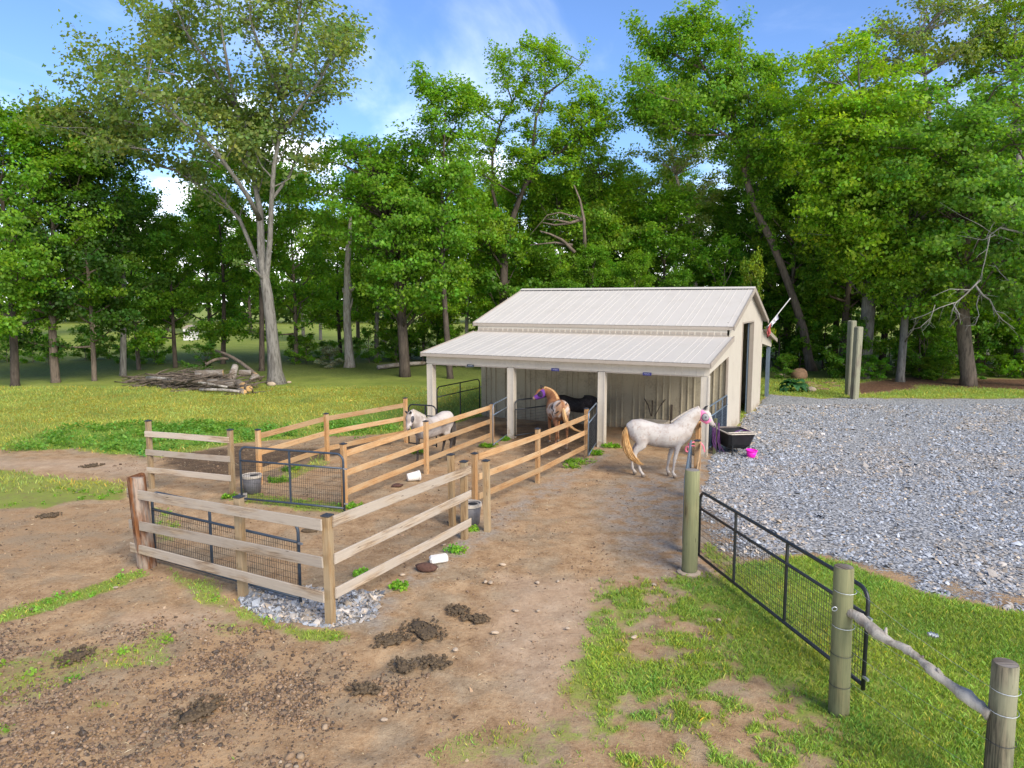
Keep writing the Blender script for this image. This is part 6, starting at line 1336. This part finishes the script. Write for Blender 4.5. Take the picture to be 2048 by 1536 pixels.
# buttercups
x, y, z = scatter(16000, -30, 2, 20, 40, lambda z, x, y: z['yel'] * z['G'] * ss(fbm(x * .8, y * .8, 87, 3), .4, .62) * .7, 1.0)
n = len(x); zz = .12 + .08 * rg.random(n); V = np.empty((n, 4, 3), np.float32); e = .022
for i, (a, b_) in enumerate(((-1, -1), (1, -1), (1, 1), (-1, 1))): V[:, i] = np.stack([x + a * e, y + b_ * e, zz + .014 * b_ * -1], -1)
me = np_mesh('buttercups', V.reshape(-1, 3), np.arange(n * 4).reshape(n, 4)); me.materials.append(plain('buttercup_yellow', (.62, .45, .02), .6)); o = link('buttercups', me); stuff(o); o['label'] = 'yellow buttercups dotted through the field grass'; o['category'] = 'flowers'
# stones, clods and chips: squashed octahedra with jitter
OCT = np.array([(1, 0, 0), (0, 1, 0), (-1, 0, 0), (0, -1, 0), (0, 0, 1), (0, 0, -1)], np.float32); OF = np.array([(0, 1, 4), (1, 2, 4), (2, 3, 4), (3, 0, 4)], np.int32)
_g = (1 + 5 ** .5) / 2; ICO = np.array([(-1, _g, 0), (1, _g, 0), (-1, -_g, 0), (1, -_g, 0), (0, -1, _g), (0, 1, _g), (0, -1, -_g), (0, 1, -_g), (_g, 0, -1), (_g, 0, 1), (-_g, 0, -1), (-_g, 0, 1)], np.float32) / 1.9
IF = np.array([(0, 11, 5), (0, 5, 1), (0, 1, 7), (0, 7, 10), (0, 10, 11), (1, 5, 9), (5, 11, 4), (11, 10, 2), (10, 7, 6), (7, 1, 8), (3, 9, 4), (3, 4, 2), (3, 2, 6), (3, 6, 8), (3, 8, 9), (4, 9, 5), (2, 4, 11), (6, 2, 10), (8, 6, 7), (9, 8, 1)], np.int32)
def chips(name, x, y, z, size, flat, cols, mat, tilt=.35, jit=.3, B=None, BF=None):
    B = OCT if B is None else B; BF = OF if BF is None else BF; nv = len(B); n = len(x); s = size * np.exp(rg.normal(0, .38, n)); a = rg.uniform(0, 6.28, n); v = np.repeat(B[None], n, 0) * (1 + rg.uniform(-jit, jit, (n, nv, 3))).astype(np.float32)
    v = v + rg.uniform(-jit, jit, (n, nv, 3)) * .35
    v[:, :, 0] *= (s * rg.uniform(.8, 1.5, n))[:, None]; v[:, :, 1] *= (s * rg.uniform(.6, 1.0, n))[:, None]; v[:, :, 2] *= (s * flat * rg.uniform(.6, 1.4, n))[:, None]
    tx, ty = rg.normal(0, tilt, n)[:, None], rg.normal(0, tilt, n)[:, None]; v[:, :, 2] += v[:, :, 0] * tx + v[:, :, 1] * ty
    ca, sa = np.cos(a)[:, None], np.sin(a)[:, None]; X = v[:, :, 0] * ca - v[:, :, 1] * sa; Y = v[:, :, 0] * sa + v[:, :, 1] * ca
    V = np.stack([X + x[:, None], Y + y[:, None], v[:, :, 2] + z[:, None] + (s * flat * .3)[:, None]], -1); F = (BF[None] + (np.arange(n) * nv)[:, None, None]).reshape(-1, 3)
    t = np.repeat(np.concatenate([cols, np.ones((n, 1))], 1), nv, 0); me = np_mesh(name, V.reshape(-1, 3), F, {'tint': t}); me.materials.append(M[mat]); return stuff(link(name, me))
def chipmat(name, rough=.8):
    b = NB(name); c = b.attr('tint'); n_ = b.noise(b.coords(rnd=False), 45, 3); return b.fin(b.mixc(b.math('MULTIPLY', b.step(n_, .4, .7), .3), c, (.2, .19, .18)), rough, 0, .3)
M['chip'] = chipmat('stone_chip', .65); M['clod'] = chipmat('soil_clod', .95)
def greys(n, x, y):
    g = rg.choice([.20, .28, .34, .40, .46, .54], n, p=[.10, .20, .28, .24, .14, .04]) * rg.uniform(.85, 1.15, n); warm = (rg.random(n) < .16) + ss(fbm(x * .55, y * .55, 91, 4), .54, .66) * .6 * (rg.random(n) < .6); warm = np.clip(warm, 0, 1)[:, None]
    return g[:, None] * (np.array((.96, 1.0, 1.05)) * (1 - warm) + np.array((1.25, 1.0, .72)) * warm)
x, y, z = scatter(150000, 2.0, 24, 10.5, 33, lambda z, x, y: ss(z['V'] + (fbm(x * 1.5, y * 1.5, 93, 3) - .5) * .7, .4, .75) * (1 - .55 * ss(fbm(x * .5 + 9, y * .5, 95, 3), .55, .7)) * (np.abs(x / y) < .86) * (1 - .6 * (ss(np.abs(x - 2.2 - .62 * (y - 8) + .5 * np.sin(y * .3)), .35, .15) + ss(np.abs(x - 4.1 - .62 * (y - 8) + .5 * np.sin(y * .3)), .35, .15))), 1.25)
o = chips('gravel', x, y, hgt(x, y, z) + .006, .027, .5, greys(len(x), x, y), 'chip'); o['label'] = 'loose blue grey slate gravel spread over the lot'; o['category'] = 'gravel'
p0, p1 = gp(470, 1160), gp(770, 1250)
x, y, z = scatter(15000, -4.6, -1.6, 8.6, 11.6, lambda z, x, y: ss(z['V'], .4, .7), 1.0)
o = chips('gravel', x, y, hgt(x, y, z), .027, .55, greys(len(x), x, y) * .95, 'chip', .5); o['label'] = 'patch of grey gravel under the corner fence post'; o['category'] = 'gravel'
def browns(n, k=1.0):
    c = np.array([(.30, .19, .105), (.20, .12, .065), (.40, .28, .17), (.09, .058, .034), (.46, .36, .25)])[rg.choice(5, n, p=[.40, .36, .03, .205, .005])]; return c * rg.uniform(.75, 1.2, n)[:, None] * k
bare = lambda z: z['dirt'] * (1 - z['V']) * (1 - z['G'] * .8)
x, y, z = scatter(200000, -9, 3, 6.3, 13.5, lambda z, x, y: bare(z) * ss(sd(x, y, W((-300, 1190), (380, 1210), (760, 1270), (960, 1320), (800, 1460), (600, 1700), (-300, 1900))) + (fbm(x * 1.2, y * 1.2, 97, 4) - .5) * 2.6, .2, 1.4) * (.10 + .5 * ss(fbm(x * 1.1 + 7, y * 1.1, 98, 4), .42, .66)), 1.0)
o = chips('soil_clods', x, y, hgt(x, y, z), .0155, .75, browns(len(x), .85), 'clod', .2, .22, ICO, IF); o['label'] = 'trampled clods and dry dung crumbs over the bare soil at lower left'; o['category'] = 'clods'
x, y, z = scatter(60000, -12, 4, 6.3, 24, lambda z, x, y: bare(z) * (.10 + .5 * ss(fbm(x * 1.5, y * 1.5, 99, 4), .55, .7)), 1.3)
o = chips('soil_crumbs', x, y, hgt(x, y, z), .013, .6, browns(len(x), 1.05), 'clod', .4, .35); o['label'] = 'fine crumbs and chips on the dirt path and pens'; o['category'] = 'soil crumbs'

x, y, z = scatter(46000, -12, 7, 6.5, 26, lambda z, x, y: bare(z) * (.04 + .22 * ss(fbm(x * .9, y * .9, 101, 4), .5, .7) + .2 * z['D']), 1.2)
n = len(x); t = np.concatenate([np.array([(.46, .35, .19), (.36, .25, .12), (.24, .15, .07), (.55, .45, .28)])[rg.choice(4, n)] * rg.uniform(.7, 1.1, n)[:, None], np.ones((n, 1))], 1)
o = blades('straw_litter', x, y, hgt(x, y, z) + .012, .012, .003, 5.0, t, 'chip'); o['label'] = 'bits of straw and hay trodden into the bare ground'; o['category'] = 'straw'
